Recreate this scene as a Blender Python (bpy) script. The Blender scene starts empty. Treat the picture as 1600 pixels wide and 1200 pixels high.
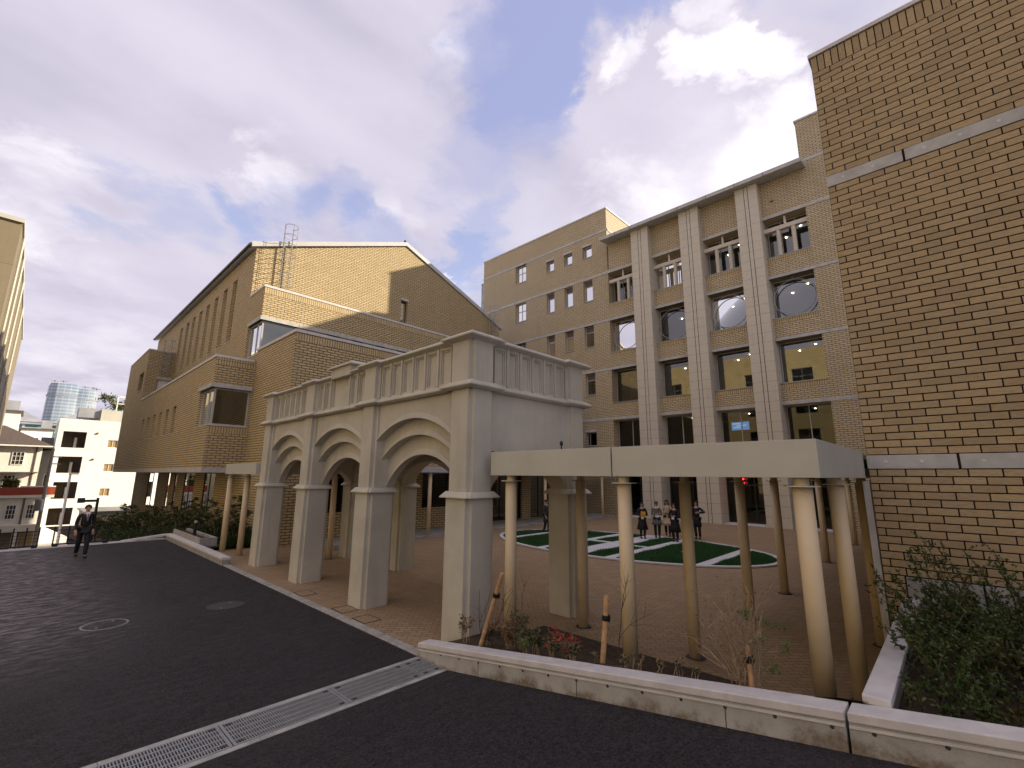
import bpy, bmesh, math, random
import numpy as np
from mathutils import Vector, Matrix
random.seed(7); RNG = np.random.default_rng(7)
scene = bpy.context.scene
COL = scene.collection
D2R = math.radians

# ------------------------------------------------------------------ camera
cam_d = bpy.data.cameras.new('camera')
cam = bpy.data.objects.new('camera', cam_d); COL.objects.link(cam)
cam_d.sensor_width = 36.0
cam_d.lens = 16.096
cam_d.clip_start = 0.05
cam_d.clip_end = 6000
_r = Vector((0.68823, -0.72546, 0.00693)); _u = Vector((-0.14649, -0.12960, 0.98068)); _b = Vector((-0.71055, -0.67595, -0.19547))
cam.matrix_world = Matrix(((_r.x, _u.x, _b.x, 0), (_r.y, _u.y, _b.y, 0), (_r.z, _u.z, _b.z, 2.85), (0, 0, 0, 1)))
scene.camera = cam

# ------------------------------------------------------------------ light
SUN_TO = Vector((14.4, -9.2, 7.9)).normalized()
SUN_EL = math.asin(SUN_TO.z); SUN_AZ = math.atan2(SUN_TO.x, SUN_TO.y)
sun_d = bpy.data.lights.new('sun', 'SUN'); sun_d.energy = 4.2; sun_d.angle = D2R(0.6); sun_d.color = (1.0, 0.86, 0.66)
sun = bpy.data.objects.new('sun', sun_d); COL.objects.link(sun)
sun.rotation_euler = SUN_TO.to_track_quat('Z', 'Y').to_euler(); sun.location = (40, -60, 60)

vs = scene.view_settings
scene.display_settings.display_device = 'sRGB'
vs.view_transform = 'Standard'; vs.look = 'None'; vs.exposure = 0.97; vs.gamma = 1.0
vs.use_curve_mapping = False

# ------------------------------------------------------------------ sky
world = bpy.data.worlds.new('World'); scene.world = world; world.use_nodes = True
def build_sky():
    nt = world.node_tree; nt.nodes.clear(); L = nt.links.new
    def N(t, **k):
        n = nt.nodes.new(t)
        for a, b in k.items(): setattr(n, a, b)
        return n
    def M(op, a, b=None, c=None, clamp=False):
        n = N('ShaderNodeMath', operation=op, use_clamp=clamp)
        for i, v in enumerate((a, b, c)):
            if v is None: continue
            if isinstance(v, (int, float)): n.inputs[i].default_value = v
            else: L(v, n.inputs[i])
        return n.outputs[0]
    def VM(op, a, b=None, s=None):
        n = N('ShaderNodeVectorMath', operation=op)
        for i, v in enumerate((a, b)):
            if v is None: continue
            if isinstance(v, tuple): n.inputs[i].default_value = v
            else: L(v, n.inputs[i])
        if s is not None: n.inputs['Scale'].default_value = s
        return n
    def MIX(f, a, b):
        n = N('ShaderNodeMix', data_type='RGBA')
        for s, v in ((n.inputs[0], f), (n.inputs[6], a), (n.inputs[7], b)):
            if isinstance(v, (int, float)): s.default_value = v
            elif isinstance(v, tuple): s.default_value = (*v, 1)
            else: L(v, s)
        return n.outputs[2]
    def SS(v, a, b, lo=0.0, hi=1.0):
        n = N('ShaderNodeMapRange', interpolation_type='SMOOTHSTEP')
        L(v, n.inputs[0]); n.inputs[1].default_value = a; n.inputs[2].default_value = b
        n.inputs[3].default_value = lo; n.inputs[4].default_value = hi
        return n.outputs[0]
    tc = N('ShaderNodeTexCoord')
    dirv = VM('NORMALIZE', tc.outputs['Generated']).outputs[0]
    sep = N('ShaderNodeSeparateXYZ'); L(dirv, sep.inputs[0])
    zc = M('MAXIMUM', sep.outputs[2], 0.0); zq = M('ADD', zc, 0.22)
    cmb = N('ShaderNodeCombineXYZ')
    L(M('DIVIDE', sep.outputs[0], zq), cmb.inputs[0]); L(M('DIVIDE', sep.outputs[1], zq), cmb.inputs[1]); L(M('MULTIPLY', zc, 0.6), cmb.inputs[2])
    def noise(scale, detail, rough, dist, off, vec=None, stretch=(1, 1, 1)):
        mp = N('ShaderNodeMapping'); mp.inputs['Location'].default_value = off; mp.inputs['Scale'].default_value = stretch
        mp.inputs['Rotation'].default_value = (0, 0, 0.5)
        L(vec or cmb.outputs[0], mp.inputs[0])
        n = N('ShaderNodeTexNoise'); n.inputs['Scale'].default_value = scale; n.inputs['Detail'].default_value = detail
        n.inputs['Roughness'].default_value = rough; n.inputs['Distortion'].default_value = dist
        L(mp.outputs[0], n.inputs['Vector']); return n
    n1 = noise(1.05, 8, 0.45, 0.25, (3.1, 1.7, 0.4))
    n2 = noise(3.6, 8, 0.55, 0.15, (1.2, 5.3, 0.1))
    n3 = noise(0.9, 4, 0.5, 0.6, (7.7, 2.2, 0.9), stretch=(0.6, 1.6, 1))
    wn = noise(4.2, 10, 0.62, 0.25, (0.3, 0.9, 2.0))
    warp = VM('SCALE', VM('SUBTRACT', wn.outputs['Color'], (0.5, 0.5, 0.5)).outputs[0], s=0.30).outputs[0]
    dw = VM('NORMALIZE', VM('ADD', dirv, warp).outputs[0]).outputs[0]
    def blob(d, r1, r0, w):
        dt = VM('DOT_PRODUCT', dw, tuple(Vector(d).normalized())).outputs['Value']
        return SS(dt, math.cos(r1), math.cos(r0), 0.0, w)
    def total(bl):
        s = None
        for b in bl:
            v = blob(*b); s = v if s is None else M('ADD', s, v)
        return s
    NEG = [
        ((0.489, 0.471, 0.735), 0.160, 0.020, -0.60),
        ((0.543, 0.358, 0.759), 0.150, 0.020, -0.60),
        ((0.615, 0.279, 0.738), 0.100, 0.020, -0.55),
        ((0.568, 0.495, 0.657), 0.130, 0.020, -0.45),
        ((0.498, 0.615, 0.612), 0.100, 0.020, -0.30),
        ((0.66, 0.181, 0.729), 0.100, 0.020, -0.30),
        ((0.733, 0.095, 0.673), 0.100, 0.020, -0.25),
        ((0.028, 0.914, 0.406), 0.100, 0.020, -0.45),
        ((0.086, 0.918, 0.388), 0.100, 0.020, -0.42),
        ((0.24, 0.844, 0.48), 0.100, 0.020, -0.50),
        ((0.336, 0.795, 0.504), 0.110, 0.020, -0.55),
        ((0.175, 0.885, 0.431), 0.100, 0.020, -0.50),
        ((0.425, 0.779, 0.461), 0.090, 0.020, -0.50),
        ((0.571, 0.694, 0.437), 0.080, 0.020, -0.60),
        ((0.585, 0.633, 0.507), 0.070, 0.020, -0.35),
        ((0.645, 0.205, 0.736), 0.050, 0.010, 0.50)]
    POS = [
        ((0.642, 0.359, 0.677), 0.130, 0.040, 0.70),
        ((0.733, 0.214, 0.646), 0.140, 0.050, 0.80),
        ((0.748, 0.305, 0.59), 0.250, 0.100, 0.50),
        ((0.749, 0.128, 0.65), 0.120, 0.030, 0.50),
        ((0.562, 0.724, 0.4), 0.050, 0.020, 0.80),
        ((0.009, 0.968, 0.251), 0.300, 0.100, 0.30),
        ((0.1, 0.802, 0.588), 0.500, 0.200, 0.30),
        ((0.639, 0.202, 0.743), 0.045, 0.010, 0.50)]
    cover = total(NEG + POS + [((-0.75, 0.35, 0.45), 1.1, 0.4, 0.3), ((0.3, -0.7, 0.6), 1.0, 0.3, 0.2)])
    nn = M('ADD', M('MULTIPLY', M('SUBTRACT', n1.outputs[0], 0.5), 0.9), M('MULTIPLY', M('SUBTRACT', n2.outputs[0], 0.5), 0.4))
    mask = SS(M('ADD', M('ADD', cover, 0.72), nn), 0.02, 0.98)
    bright = total([
        ((0.628, 0.337, 0.702), 0.050, 0.012, 0.75),
        ((0.621, 0.366, 0.693), 0.035, 0.010, 0.50),
        ((0.682, 0.245, 0.689), 0.040, 0.010, 0.70),
        ((0.704, 0.19, 0.684), 0.060, 0.015, 1.00),
        ((0.727, 0.144, 0.671), 0.055, 0.015, 1.00),
        ((0.808, 0.145, 0.57), 0.100, 0.020, 0.55),
        ((0.816, 0.266, 0.513), 0.200, 0.030, 0.30),
        ((0.837, 0.142, 0.528), 0.140, 0.030, 0.35),
        ((0.767, 0.384, 0.514), 0.120, 0.030, 0.50),
        ((0.581, 0.704, 0.408), 0.060, 0.015, 1.00),
        ((-0.046, 0.922, 0.385), 0.100, 0.020, 0.65),
        ((0.244, 0.808, 0.537), 0.070, 0.010, 0.40),
        ((0.425, 0.739, 0.522), 0.070, 0.010, 0.35),
        ((0.403, 0.518, 0.754), 0.040, 0.010, 0.50),
        ((0.639, 0.202, 0.743), 0.050, 0.010, 0.60),
        ((0.005, 0.996, 0.093), 0.250, 0.050, 0.35)] + [((0.6, -0.6, 0.5), 0.7, 0.1, 0.8)])
    br = M('MULTIPLY', M('MULTIPLY', bright, 1.5), SS(M('ADD', M('MULTIPLY', n2.outputs[0], 0.75), M('MULTIPLY', wn.outputs['Fac'], 0.6)), 0.45, 0.9), clamp=True)
    grey = MIX(SS(n3.outputs[0], 0.32, 0.68), (2.95, 2.75, 3.45), (3.95, 3.72, 4.4))
    grey = MIX(SS(n2.outputs[0], 0.35, 0.7, 0.0, 0.35), grey, (4.5, 4.28, 4.85))
    cloud = MIX(br, grey, (5.7, 5.45, 5.75))
    sky = N('ShaderNodeTexSky', sky_type='NISHITA'); sky.sun_disc = False
    sky.sun_elevation = SUN_EL; sky.sun_rotation = SUN_AZ; sky.altitude = 40; sky.air_density = 1.0; sky.dust_density = 1.6; sky.ozone_density = 2.0
    haze = MIX(SS(sep.outputs[2], 0.05, 0.75), (3.2, 3.65, 5.1), (2.5, 2.6, 4.2))
    blue = MIX(0.7, sky.outputs[0], haze)
    col = MIX(mask, blue, cloud)
    low = MIX(SS(sep.outputs[2], -0.02, 0.05), (3.0, 2.8, 3.0), col)
    bg = N('ShaderNodeBackground'); bg.inputs['Strength'].default_value = 0.1
    L(low, bg.inputs['Color'])
    out = N('ShaderNodeOutputWorld'); L(bg.outputs[0], out.inputs[0])
build_sky()
scene.render.engine = 'CYCLES'
scene.cycles.max_bounces = 10; scene.cycles.diffuse_bounces = 7; scene.cycles.glossy_bounces = 3
scene.cycles.transparent_max_bounces = 10; scene.cycles.transmission_bounces = 3
scene.cycles.use_denoising = True
scene.cycles.sample_clamp_indirect = 6.0

# ------------------------------------------------------------------ materials
MATS = {}
class NT:
    def __init__(s, name):
        s.m = bpy.data.materials.new(name); s.m.use_nodes = True
        s.nt = s.m.node_tree; s.nt.nodes.clear()
        s.out = s.nt.nodes.new('ShaderNodeOutputMaterial')
        MATS[name] = s.m
    def N(s, t, **k):
        n = s.nt.nodes.new(t)
        for a, b in k.items(): setattr(n, a, b)
        return n
    def put(s, sock, v):
        if isinstance(v, (int, float)): sock.default_value = v
        elif isinstance(v, tuple):
            sock.default_value = (*v, 1) if len(sock.default_value) == 4 and len(v) == 3 else v
        else: s.nt.links.new(v, sock)
    def math(s, op, a, b=None, clamp=False):
        n = s.N('ShaderNodeMath', operation=op, use_clamp=clamp); s.put(n.inputs[0], a)
        if b is not None: s.put(n.inputs[1], b)
        return n.outputs[0]
    def mix(s, f, a, b, blend='MIX'):
        n = s.N('ShaderNodeMix', data_type='RGBA', blend_type=blend)
        s.put(n.inputs[0], f); s.put(n.inputs[6], a); s.put(n.inputs[7], b); return n.outputs[2]
    def rng(s, v, a, b, lo=0.0, hi=1.0):
        n = s.N('ShaderNodeMapRange', interpolation_type='SMOOTHSTEP'); s.put(n.inputs[0], v)
        for i, q in enumerate((a, b, lo, hi)): n.inputs[i + 1].default_value = q
        return n.outputs[0]
    def pos(s): return s.N('ShaderNodeNewGeometry').outputs['Position']
    def sep(s, v):
        n = s.N('ShaderNodeSeparateXYZ'); s.put(n.inputs[0], v); return n.outputs
    def comb(s, x, y, z):
        n = s.N('ShaderNodeCombineXYZ'); s.put(n.inputs[0], x); s.put(n.inputs[1], y); s.put(n.inputs[2], z); return n.outputs[0]
    def mapv(s, v, scale=(1, 1, 1), loc=(0, 0, 0), rot=(0, 0, 0)):
        n = s.N('ShaderNodeMapping'); s.put(n.inputs[0], v)
        n.inputs['Scale'].default_value = scale; n.inputs['Location'].default_value = loc; n.inputs['Rotation'].default_value = rot
        return n.outputs[0]
    def noise(s, v, scale, detail=4, rough=0.55, dist=0.0, out=0):
        n = s.N('ShaderNodeTexNoise'); s.put(n.inputs['Vector'], v)
        n.inputs['Scale'].default_value = scale; n.inputs['Detail'].default_value = detail
        n.inputs['Roughness'].default_value = rough; n.inputs['Distortion'].default_value = dist
        return n.outputs[out]
    def bsdf(s, color, rough=0.7, bump=None, bstr=0.2, bdist=0.01, spec=0.35, metal=0.0):
        b = s.N('ShaderNodeBsdfPrincipled'); s.put(b.inputs['Base Color'], color); s.put(b.inputs['Roughness'], rough)
        b.inputs['Specular IOR Level'].default_value = spec; s.put(b.inputs['Metallic'], metal)
        if bump is not None:
            bn = s.N('ShaderNodeBump'); bn.inputs['Strength'].default_value = bstr; bn.inputs['Distance'].default_value = bdist
            s.put(bn.inputs['Height'], bump); s.nt.links.new(bn.outputs[0], b.inputs['Normal'])
        s.nt.links.new(b.outputs[0], s.out.inputs[0]); return b

def mat_plain(name, c, rough=0.6, var=0.12, scale=6.0, bstr=0.1, spec=0.35, metal=0.0, grime=0.0):
    t = NT(name); p = t.pos()
    n = t.noise(p, scale, 6, 0.6); n2 = t.noise(p, scale * 9, 3, 0.6)
    f = t.rng(n, 0.3, 0.7)
    dark = tuple(x * (1 - var) for x in c); lite = tuple(min(1, x * (1 + var * 0.6)) for x in c)
    col = t.mix(f, dark, lite)
    if grime:
        g = t.noise(t.mapv(p, (2.2, 2.2, 0.25)), 1.6, 5, 0.6)
        col = t.mix(t.rng(g, 0.48, 0.78, 0, grime), col, tuple(x * 0.55 for x in c))
    t.bsdf(col, rough, n2, bstr, 0.006, spec, metal)
    return t.m

def wall_uv(t):
    g = t.N('ShaderNodeNewGeometry'); ps = t.sep(g.outputs['Position']); ns = t.sep(g.outputs['True Normal'])
    isx = t.math('GREATER_THAN', t.math('ABSOLUTE', ns[0]), 0.6)
    u = t.math('ADD', t.math('MULTIPLY', ps[1], isx), t.math('MULTIPLY', ps[0], t.math('SUBTRACT', 1.0, isx)))
    return g.outputs['Position'], t.comb(u, ps[2], 0.0)

def mat_brick(name, c1, c2, mortar, Ln, h, joint, vari=0.5, zoff=0.0, offset=0.5, grime=0.35):
    t = NT(name); p, uv = wall_uv(t)
    b = t.N('ShaderNodeTexBrick'); b.offset = offset
    t.put(b.inputs['Vector'], t.mapv(uv, loc=(0.05, zoff, 0)))
    t.put(b.inputs['Color1'], c1); t.put(b.inputs['Color2'], c2); t.put(b.inputs['Mortar'], mortar)
    b.inputs['Scale'].default_value = 1.0; b.inputs['Mortar Size'].default_value = joint
    b.inputs['Mortar Smooth'].default_value = 0.15; b.inputs['Bias'].default_value = 0.0
    b.inputs['Brick Width'].default_value = Ln; b.inputs['Row Height'].default_value = h
    n = t.noise(p, 0.55, 5, 0.6); n2 = t.noise(t.mapv(p, (3, 3, 9)), 6.0, 4, 0.6)
    col = t.mix(t.rng(n, 0.3, 0.7, 0.0, 0.28), b.outputs[0], tuple(x * 0.62 for x in c2))
    col = t.mix(t.rng(n2, 0.35, 0.75, 0.0, vari), col, tuple(x * 0.7 for x in c1), 'MIX')
    g = t.noise(t.mapv(p, (1.5, 1.5, 0.14)), 1.3, 5, 0.62)
    col = t.mix(t.rng(g, 0.5, 0.8, 0, grime), col, tuple(x * 0.5 for x in c2))
    ht = t.math('SUBTRACT', t.math('MULTIPLY', n2, 0.35), b.outputs[1])
    t.bsdf(col, 0.72, ht, 0.55, 0.012, 0.3)
    return t.m

def mat_glass(name, tint=(0.75, 0.8, 0.78), ior=1.75, refl=(0.95, 0.97, 1.0)):
    t = NT(name)
    fr = t.N('ShaderNodeFresnel'); fr.inputs[0].default_value = ior
    tr = t.N('ShaderNodeBsdfTransparent'); tr.inputs[0].default_value = (*tint, 1)
    gl = t.N('ShaderNodeBsdfGlossy'); gl.inputs['Color'].default_value = (*refl, 1); gl.inputs['Roughness'].default_value = 0.015
    n = t.noise(t.pos(), 0.7, 2, 0.5); bn = t.N('ShaderNodeBump'); bn.inputs['Strength'].default_value = 0.012; bn.inputs['Distance'].default_value = 0.02
    t.put(bn.inputs['Height'], n); t.nt.links.new(bn.outputs[0], gl.inputs['Normal'])
    mx = t.N('ShaderNodeMixShader'); t.put(mx.inputs[0], fr.outputs[0])
    t.nt.links.new(tr.outputs[0], mx.inputs[1]); t.nt.links.new(gl.outputs[0], mx.inputs[2]); t.nt.links.new(mx.outputs[0], t.out.inputs[0])
    return t.m

def mat_emit(name, c, s):
    t = NT(name); e = t.N('ShaderNodeEmission'); e.inputs[0].default_value = (*c, 1); e.inputs[1].default_value = s
    t.nt.links.new(e.outputs[0], t.out.inputs[0]); return t.m

def make_mats():
    mat_brick('hall_brick', (0.64, 0.50, 0.275), (0.53, 0.405, 0.21), (0.05, 0.036, 0.024), 0.36, 0.118, 0.021)
    mat_brick('main_brick', (0.66, 0.545, 0.345), (0.56, 0.45, 0.27), (0.08, 0.06, 0.044), 0.36, 0.118, 0.019)
    mat_brick('soldier_brick', (0.64, 0.50, 0.275), (0.53, 0.405, 0.21), (0.05, 0.036, 0.024), 0.118, 0.36, 0.016, offset=0.0, grime=0.1)
    mat_brick('cream_plaster', (0.24, 0.20, 0.13), (0.225, 0.187, 0.12), (0.17, 0.14, 0.09), 3.0, 3.6, 0.02, vari=0.15)
    mat_brick('ochre_plaster', (0.50, 0.40, 0.21), (0.48, 0.38, 0.195), (0.40, 0.31, 0.17), 3.0, 3.6, 0.02, vari=0.15)
    # individual tiles of the near tower: variation per object and per mesh island
    t = NT('tower_tile'); p = t.pos()
    oi = t.N('ShaderNodeObjectInfo'); ge = t.N('ShaderNodeNewGeometry')
    r = t.math('FRACT', t.math('ADD', oi.outputs['Random'], ge.outputs['Random Per Island']))
    cr = t.N('ShaderNodeValToRGB'); t.put(cr.inputs[0], r)
    e = cr.color_ramp.elements; e[0].position = 0.0; e[0].color = (0.375, 0.285, 0.16, 1); e[1].position = 1.0; e[1].color = (0.49, 0.37, 0.205, 1)
    for q, c in ((0.18, (0.40, 0.30, 0.165)), (0.45, (0.445, 0.335, 0.185)), (0.75, (0.47, 0.355, 0.195))):
        k = e.new(q); k.color = (*c, 1)
    streak = t.noise(t.mapv(p, (3, 3, 22)), 5.0, 5, 0.65); pit = t.noise(p, 70, 4, 0.7)
    col = t.mix(t.rng(streak, 0.4, 0.75, 0, 0.55), cr.outputs[0], (0.17, 0.115, 0.06))
    col = t.mix(t.rng(pit, 0.58, 0.72, 0, 0.5), col, (0.10, 0.07, 0.04))
    big = t.noise(p, 0.7, 3, 0.5)
    col = t.mix(t.rng(big, 0.4, 0.7, 0, 0.3), col, (0.27, 0.20, 0.12))
    t.bsdf(col, 0.7, t.math('ADD', t.math('MULTIPLY', streak, 0.7), pit), 0.4, 0.006, 0.3)
    mat_plain('tower_mortar', (0.018, 0.013, 0.010), 0.9, 0.3, 9)
    mat_plain('concrete', (0.36, 0.345, 0.31), 0.8, 0.22, 2.4, 0.18, grime=0.5)
    mat_plain('band_concrete', (0.48, 0.475, 0.44), 0.8, 0.16, 3.0, 0.15, grime=0.3)
    mat_plain('coping', (0.62, 0.595, 0.57), 0.6, 0.12, 4.0, 0.08, grime=0.25)
    mat_plain('arcade_concrete', (0.52, 0.49, 0.40), 0.75, 0.10, 1.3, 0.15, grime=0.28)
    mat_plain('fascia_metal', (0.50, 0.495, 0.42), 0.5, 0.06, 1.2, 0.03, spec=0.4, grime=0.12)
    mat_plain('column_paint', (0.66, 0.53, 0.33), 0.45, 0.06, 2.0, 0.03, spec=0.4, grime=0.12)
    mat_plain('granite', (0.62, 0.565, 0.45), 0.6, 0.22, 30, 0.08, grime=0.2)
    mat_plain('granite_joint', (0.05, 0.04, 0.032), 0.9, 0.1)
    mat_plain('metal_grey', (0.33, 0.34, 0.34), 0.4, 0.08, 5, 0.03, spec=0.5, metal=0.5)
    mat_plain('frame_metal', (0.42, 0.41, 0.39), 0.4, 0.06, 5, 0.02, spec=0.5)
    mat_plain('frame_dark', (0.03, 0.028, 0.027), 0.4, 0.1, 5, 0.02)
    mat_plain('louvre', (0.13, 0.10, 0.085), 0.6, 0.12, 4)
    mat_plain('roof_metal', (0.50, 0.50, 0.49), 0.4, 0.08, 3, 0.03, spec=0.5)
    mat_plain('black_metal', (0.015, 0.015, 0.017), 0.4, 0.1)
    mat_plain('white_paint', (0.78, 0.76, 0.72), 0.6, 0.07, 2.0, 0.05, grime=0.12)
    mat_plain('house_white', (0.74, 0.71, 0.64), 0.7, 0.07, 2.0, 0.05, grime=0.2)
    mat_plain('roof_brown', (0.10, 0.075, 0.06), 0.7, 0.2, 5)
    mat_plain('red_rail', (0.32, 0.06, 0.035), 0.5, 0.1)
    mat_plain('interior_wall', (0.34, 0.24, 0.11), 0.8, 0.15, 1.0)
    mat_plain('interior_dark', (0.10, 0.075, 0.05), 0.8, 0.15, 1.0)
    mat_plain('interior_ceiling', (0.45, 0.42, 0.36), 0.8, 0.05, 1.0)
    mat_plain('red_cloth', (0.45, 0.03, 0.03), 0.7, 0.1)
    mat_plain('soil', (0.075, 0.05, 0.032), 0.95, 0.45, 14, 0.8)
    mat_plain('wood_pole', (0.50, 0.30, 0.15), 0.7, 0.25, 11, 0.25)
    mat_plain('black_band', (0.012, 0.011, 0.01), 0.8, 0.2)
    mat_plain('bark', (0.075, 0.055, 0.04), 0.9, 0.3, 20, 0.4)
    mat_plain('twig', (0.36, 0.27, 0.17), 0.9, 0.3, 20, 0.3)
    mat_plain('path_white', (0.66, 0.65, 0.64), 0.8, 0.10, 4.0, 0.1, grime=0.15)
    mat_plain('teal_glass', (0.07, 0.22, 0.25), 0.25, 0.25, 0.5, 0.0, spec=0.6)
    mat_plain('pale_panel', (0.42, 0.55, 0.57), 0.5, 0.1, 0.5, 0.0)
    mat_plain('far_metal', (0.30, 0.31, 0.33), 0.6, 0.2, 0.3, 0.0)
    mat_glass('glass', (0.6, 0.64, 0.6), 2.35, (0.92, 0.93, 0.9)); mat_glass('glass_dark', (0.3, 0.33, 0.31), 1.62, (0.92, 0.93, 0.9))
    mat_glass('glass_low', (0.3, 0.32, 0.3), 1.22); mat_glass('glass_clear', (0.85, 0.9, 0.88), 1.5)
    mat_emit('lamp_warm', (1.0, 0.86, 0.62), 14.0); mat_emit('screen_blue', (0.12, 0.33, 0.75), 0.8); mat_emit('screen_white', (0.6, 0.75, 0.95), 0.9)
    mat_emit('lamp_red', (1.0, 0.03, 0.03), 3.0)
    # asphalt
    t = NT('asphalt'); p = t.pos(); ps = t.sep(p)
    v = t.N('ShaderNodeTexVoronoi'); t.put(v.inputs['Vector'], p); v.inputs['Scale'].default_value = 85
    v2 = t.N('ShaderNodeTexVoronoi'); t.put(v2.inputs['Vector'], p); v2.inputs['Scale'].default_value = 42
    n = t.noise(p, 120, 4, 0.7); big = t.noise(p, 0.35, 5, 0.6); mid = t.noise(t.mapv(p, (1, 2.5, 1)), 3.0, 6, 0.7)
    g1 = t.sep(v.outputs['Color'])[0]; g2 = t.sep(v2.outputs['Color'])[1]
    gr = t.math('ADD', t.math('MULTIPLY', g1, 0.6), t.math('MULTIPLY', g2, 0.4))
    c = t.mix(t.rng(gr, 0.25, 0.85), (0.009, 0.008, 0.010), (0.066, 0.057, 0.066))
    c = t.mix(t.rng(big, 0.4, 0.65, 0, 0.35), c, (0.060, 0.052, 0.058))
    worn = t.math('MULTIPLY', t.rng(ps[0], 3.0, 0.0), t.rng(ps[1], 8.0, 14.0))  # pale worn streaks, with their wet-looking sheen put into the colour
    c = t.mix(t.math('MULTIPLY', worn, t.rng(mid, 0.42, 0.62, 0.1, 1.0)), c, (0.34, 0.305, 0.315))
    c = t.mix(t.rng(n, 0.66, 0.76, 0, 0.6), c, (0.20, 0.18, 0.175))
    t.bsdf(c, t.rng(mid, 0.3, 0.7, 0.62, 0.85), t.math('ADD', n, t.math('MULTIPLY', v.outputs['Distance'], 1.8)), 1.0, 0.014, 0.35)
    # brick pavers
    t = NT('pavers'); p = t.pos(); ps = t.sep(p)
    b = t.N('ShaderNodeTexBrick'); t.put(b.inputs['Vector'], t.mapv(p, rot=(0, 0, 0.785)))
    t.put(b.inputs['Color1'], (0.42, 0.29, 0.165)); t.put(b.inputs['Color2'], (0.325, 0.222, 0.125)); t.put(b.inputs['Mortar'], (0.09, 0.065, 0.045))
    b.inputs['Scale'].default_value = 1; b.inputs['Brick Width'].default_value = 0.23; b.inputs['Row Height'].default_value = 0.115
    b.inputs['Mortar Size'].default_value = 0.006; b.inputs['Mortar Smooth'].default_value = 0.2
    big = t.noise(p, 0.5, 5, 0.6); n = t.noise(p, 40, 4, 0.6)
    c = t.mix(t.rng(big, 0.35, 0.7, 0, 0.5), b.outputs[0], (0.29, 0.20, 0.115))
    c = t.mix(t.rng(n, 0.5, 0.8, 0, 0.4), c, (0.42, 0.31, 0.21))
    t.bsdf(c, 0.75, t.math('SUBTRACT', t.math('MULTIPLY', n, 0.3), b.outputs[1]), 0.5, 0.008, 0.3)
    # weathered wall concrete with moss stains near the foot
    t = NT('wall_concrete'); p = t.pos(); ps = t.sep(p)
    n = t.noise(p, 3.0, 7, 0.65); n2 = t.noise(p, 24, 5, 0.7); n3 = t.noise(p, 90, 2, 0.5)
    base = t.math('MULTIPLY', t.math('SUBTRACT', 5.85, ps[1]), 0.147)
    hgt = t.math('SUBTRACT', ps[2], t.math('MAXIMUM', base, 0.0))
    c = t.mix(t.rng(n, 0.3, 0.7), (0.33, 0.325, 0.29), (0.46, 0.45, 0.41))
    c = t.mix(t.rng(n2, 0.58, 0.75, 0, 0.4), c, (0.2, 0.185, 0.15))
    st = t.rng(t.math('ADD', hgt, t.math('MULTIPLY', t.math('SUBTRACT', n, 0.5), 0.55)), 0.11, -0.03)
    c = t.mix(t.math('MULTIPLY', st, 0.7), c, t.mix(t.rng(n2, 0.4, 0.6), (0.13, 0.075, 0.03), (0.20, 0.16, 0.11)))
    c = t.mix(t.rng(n3, 0.68, 0.74, 0, 0.75), c, (0.08, 0.07, 0.055))
    t.bsdf(c, 0.85, t.math('ADD', n2, n3), 0.35, 0.01, 0.3)
    # foliage
    def leaf(name, a, b, c3=None, trans=0.25):
        t = NT(name); ge = t.N('ShaderNodeNewGeometry'); p = ge.outputs['Position']
        col = t.mix(ge.outputs['Random Per Island'], a, b)
        if c3: col = t.mix(t.rng(t.noise(p, 2.5, 3, 0.5), 0.52, 0.7), col, c3)
        d = t.N('ShaderNodeBsdfPrincipled'); t.put(d.inputs['Base Color'], col); d.inputs['Roughness'].default_value = 0.5
        d.inputs['Specular IOR Level'].default_value = 0.4
        tr = t.N('ShaderNodeBsdfTranslucent'); t.put(tr.inputs[0], col)
        mx = t.N('ShaderNodeMixShader'); mx.inputs[0].default_value = trans
        t.nt.links.new(d.outputs[0], mx.inputs[1]); t.nt.links.new(tr.outputs[0], mx.inputs[2]); t.nt.links.new(mx.outputs[0], t.out.inputs[0])
    leaf('leaf_bush', (0.018, 0.045, 0.010), (0.075, 0.115, 0.022), (0.10, 0.085, 0.02), 0.15)
    leaf('leaf_dark', (0.016, 0.034, 0.010), (0.055, 0.085, 0.022))
    leaf('leaf_shrub', (0.03, 0.052, 0.014), (0.11, 0.12, 0.035), (0.14, 0.10, 0.04))
    leaf('leaf_brown', (0.20, 0.10, 0.035), (0.14, 0.12, 0.04))
    leaf('leaf_bright', (0.07, 0.15, 0.03), (0.12, 0.20, 0.05))
    leaf('leaf_red', (0.50, 0.055, 0.04), (0.40, 0.09, 0.06))
    leaf('leaf_redgreen', (0.22, 0.06, 0.03), (0.10, 0.11, 0.035))
    leaf('leaf_tree', (0.045, 0.062, 0.015), (0.13, 0.14, 0.035))
    leaf('grass_blade', (0.03, 0.10, 0.03), (0.06, 0.155, 0.045), None, 0.15)
    mat_plain('lawn_soil', (0.03, 0.075, 0.025), 0.95, 0.3, 6)
    mat_plain('grate_metal', (0.33, 0.34, 0.34), 0.45, 0.12, 9, 0.05, spec=0.5, metal=0.35)
    mat_plain('drain_dark', (0.012, 0.012, 0.012), 0.9, 0.1)
    mat_plain('iron_cover', (0.055, 0.05, 0.05), 0.6, 0.3, 30, 0.5)
    mat_plain('iron_rim', (0.24, 0.23, 0.225), 0.5, 0.25, 25, 0.2)
    mat_plain('kerb_stone', (0.40, 0.385, 0.345), 0.75, 0.25, 5, 0.15, grime=0.3)
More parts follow.
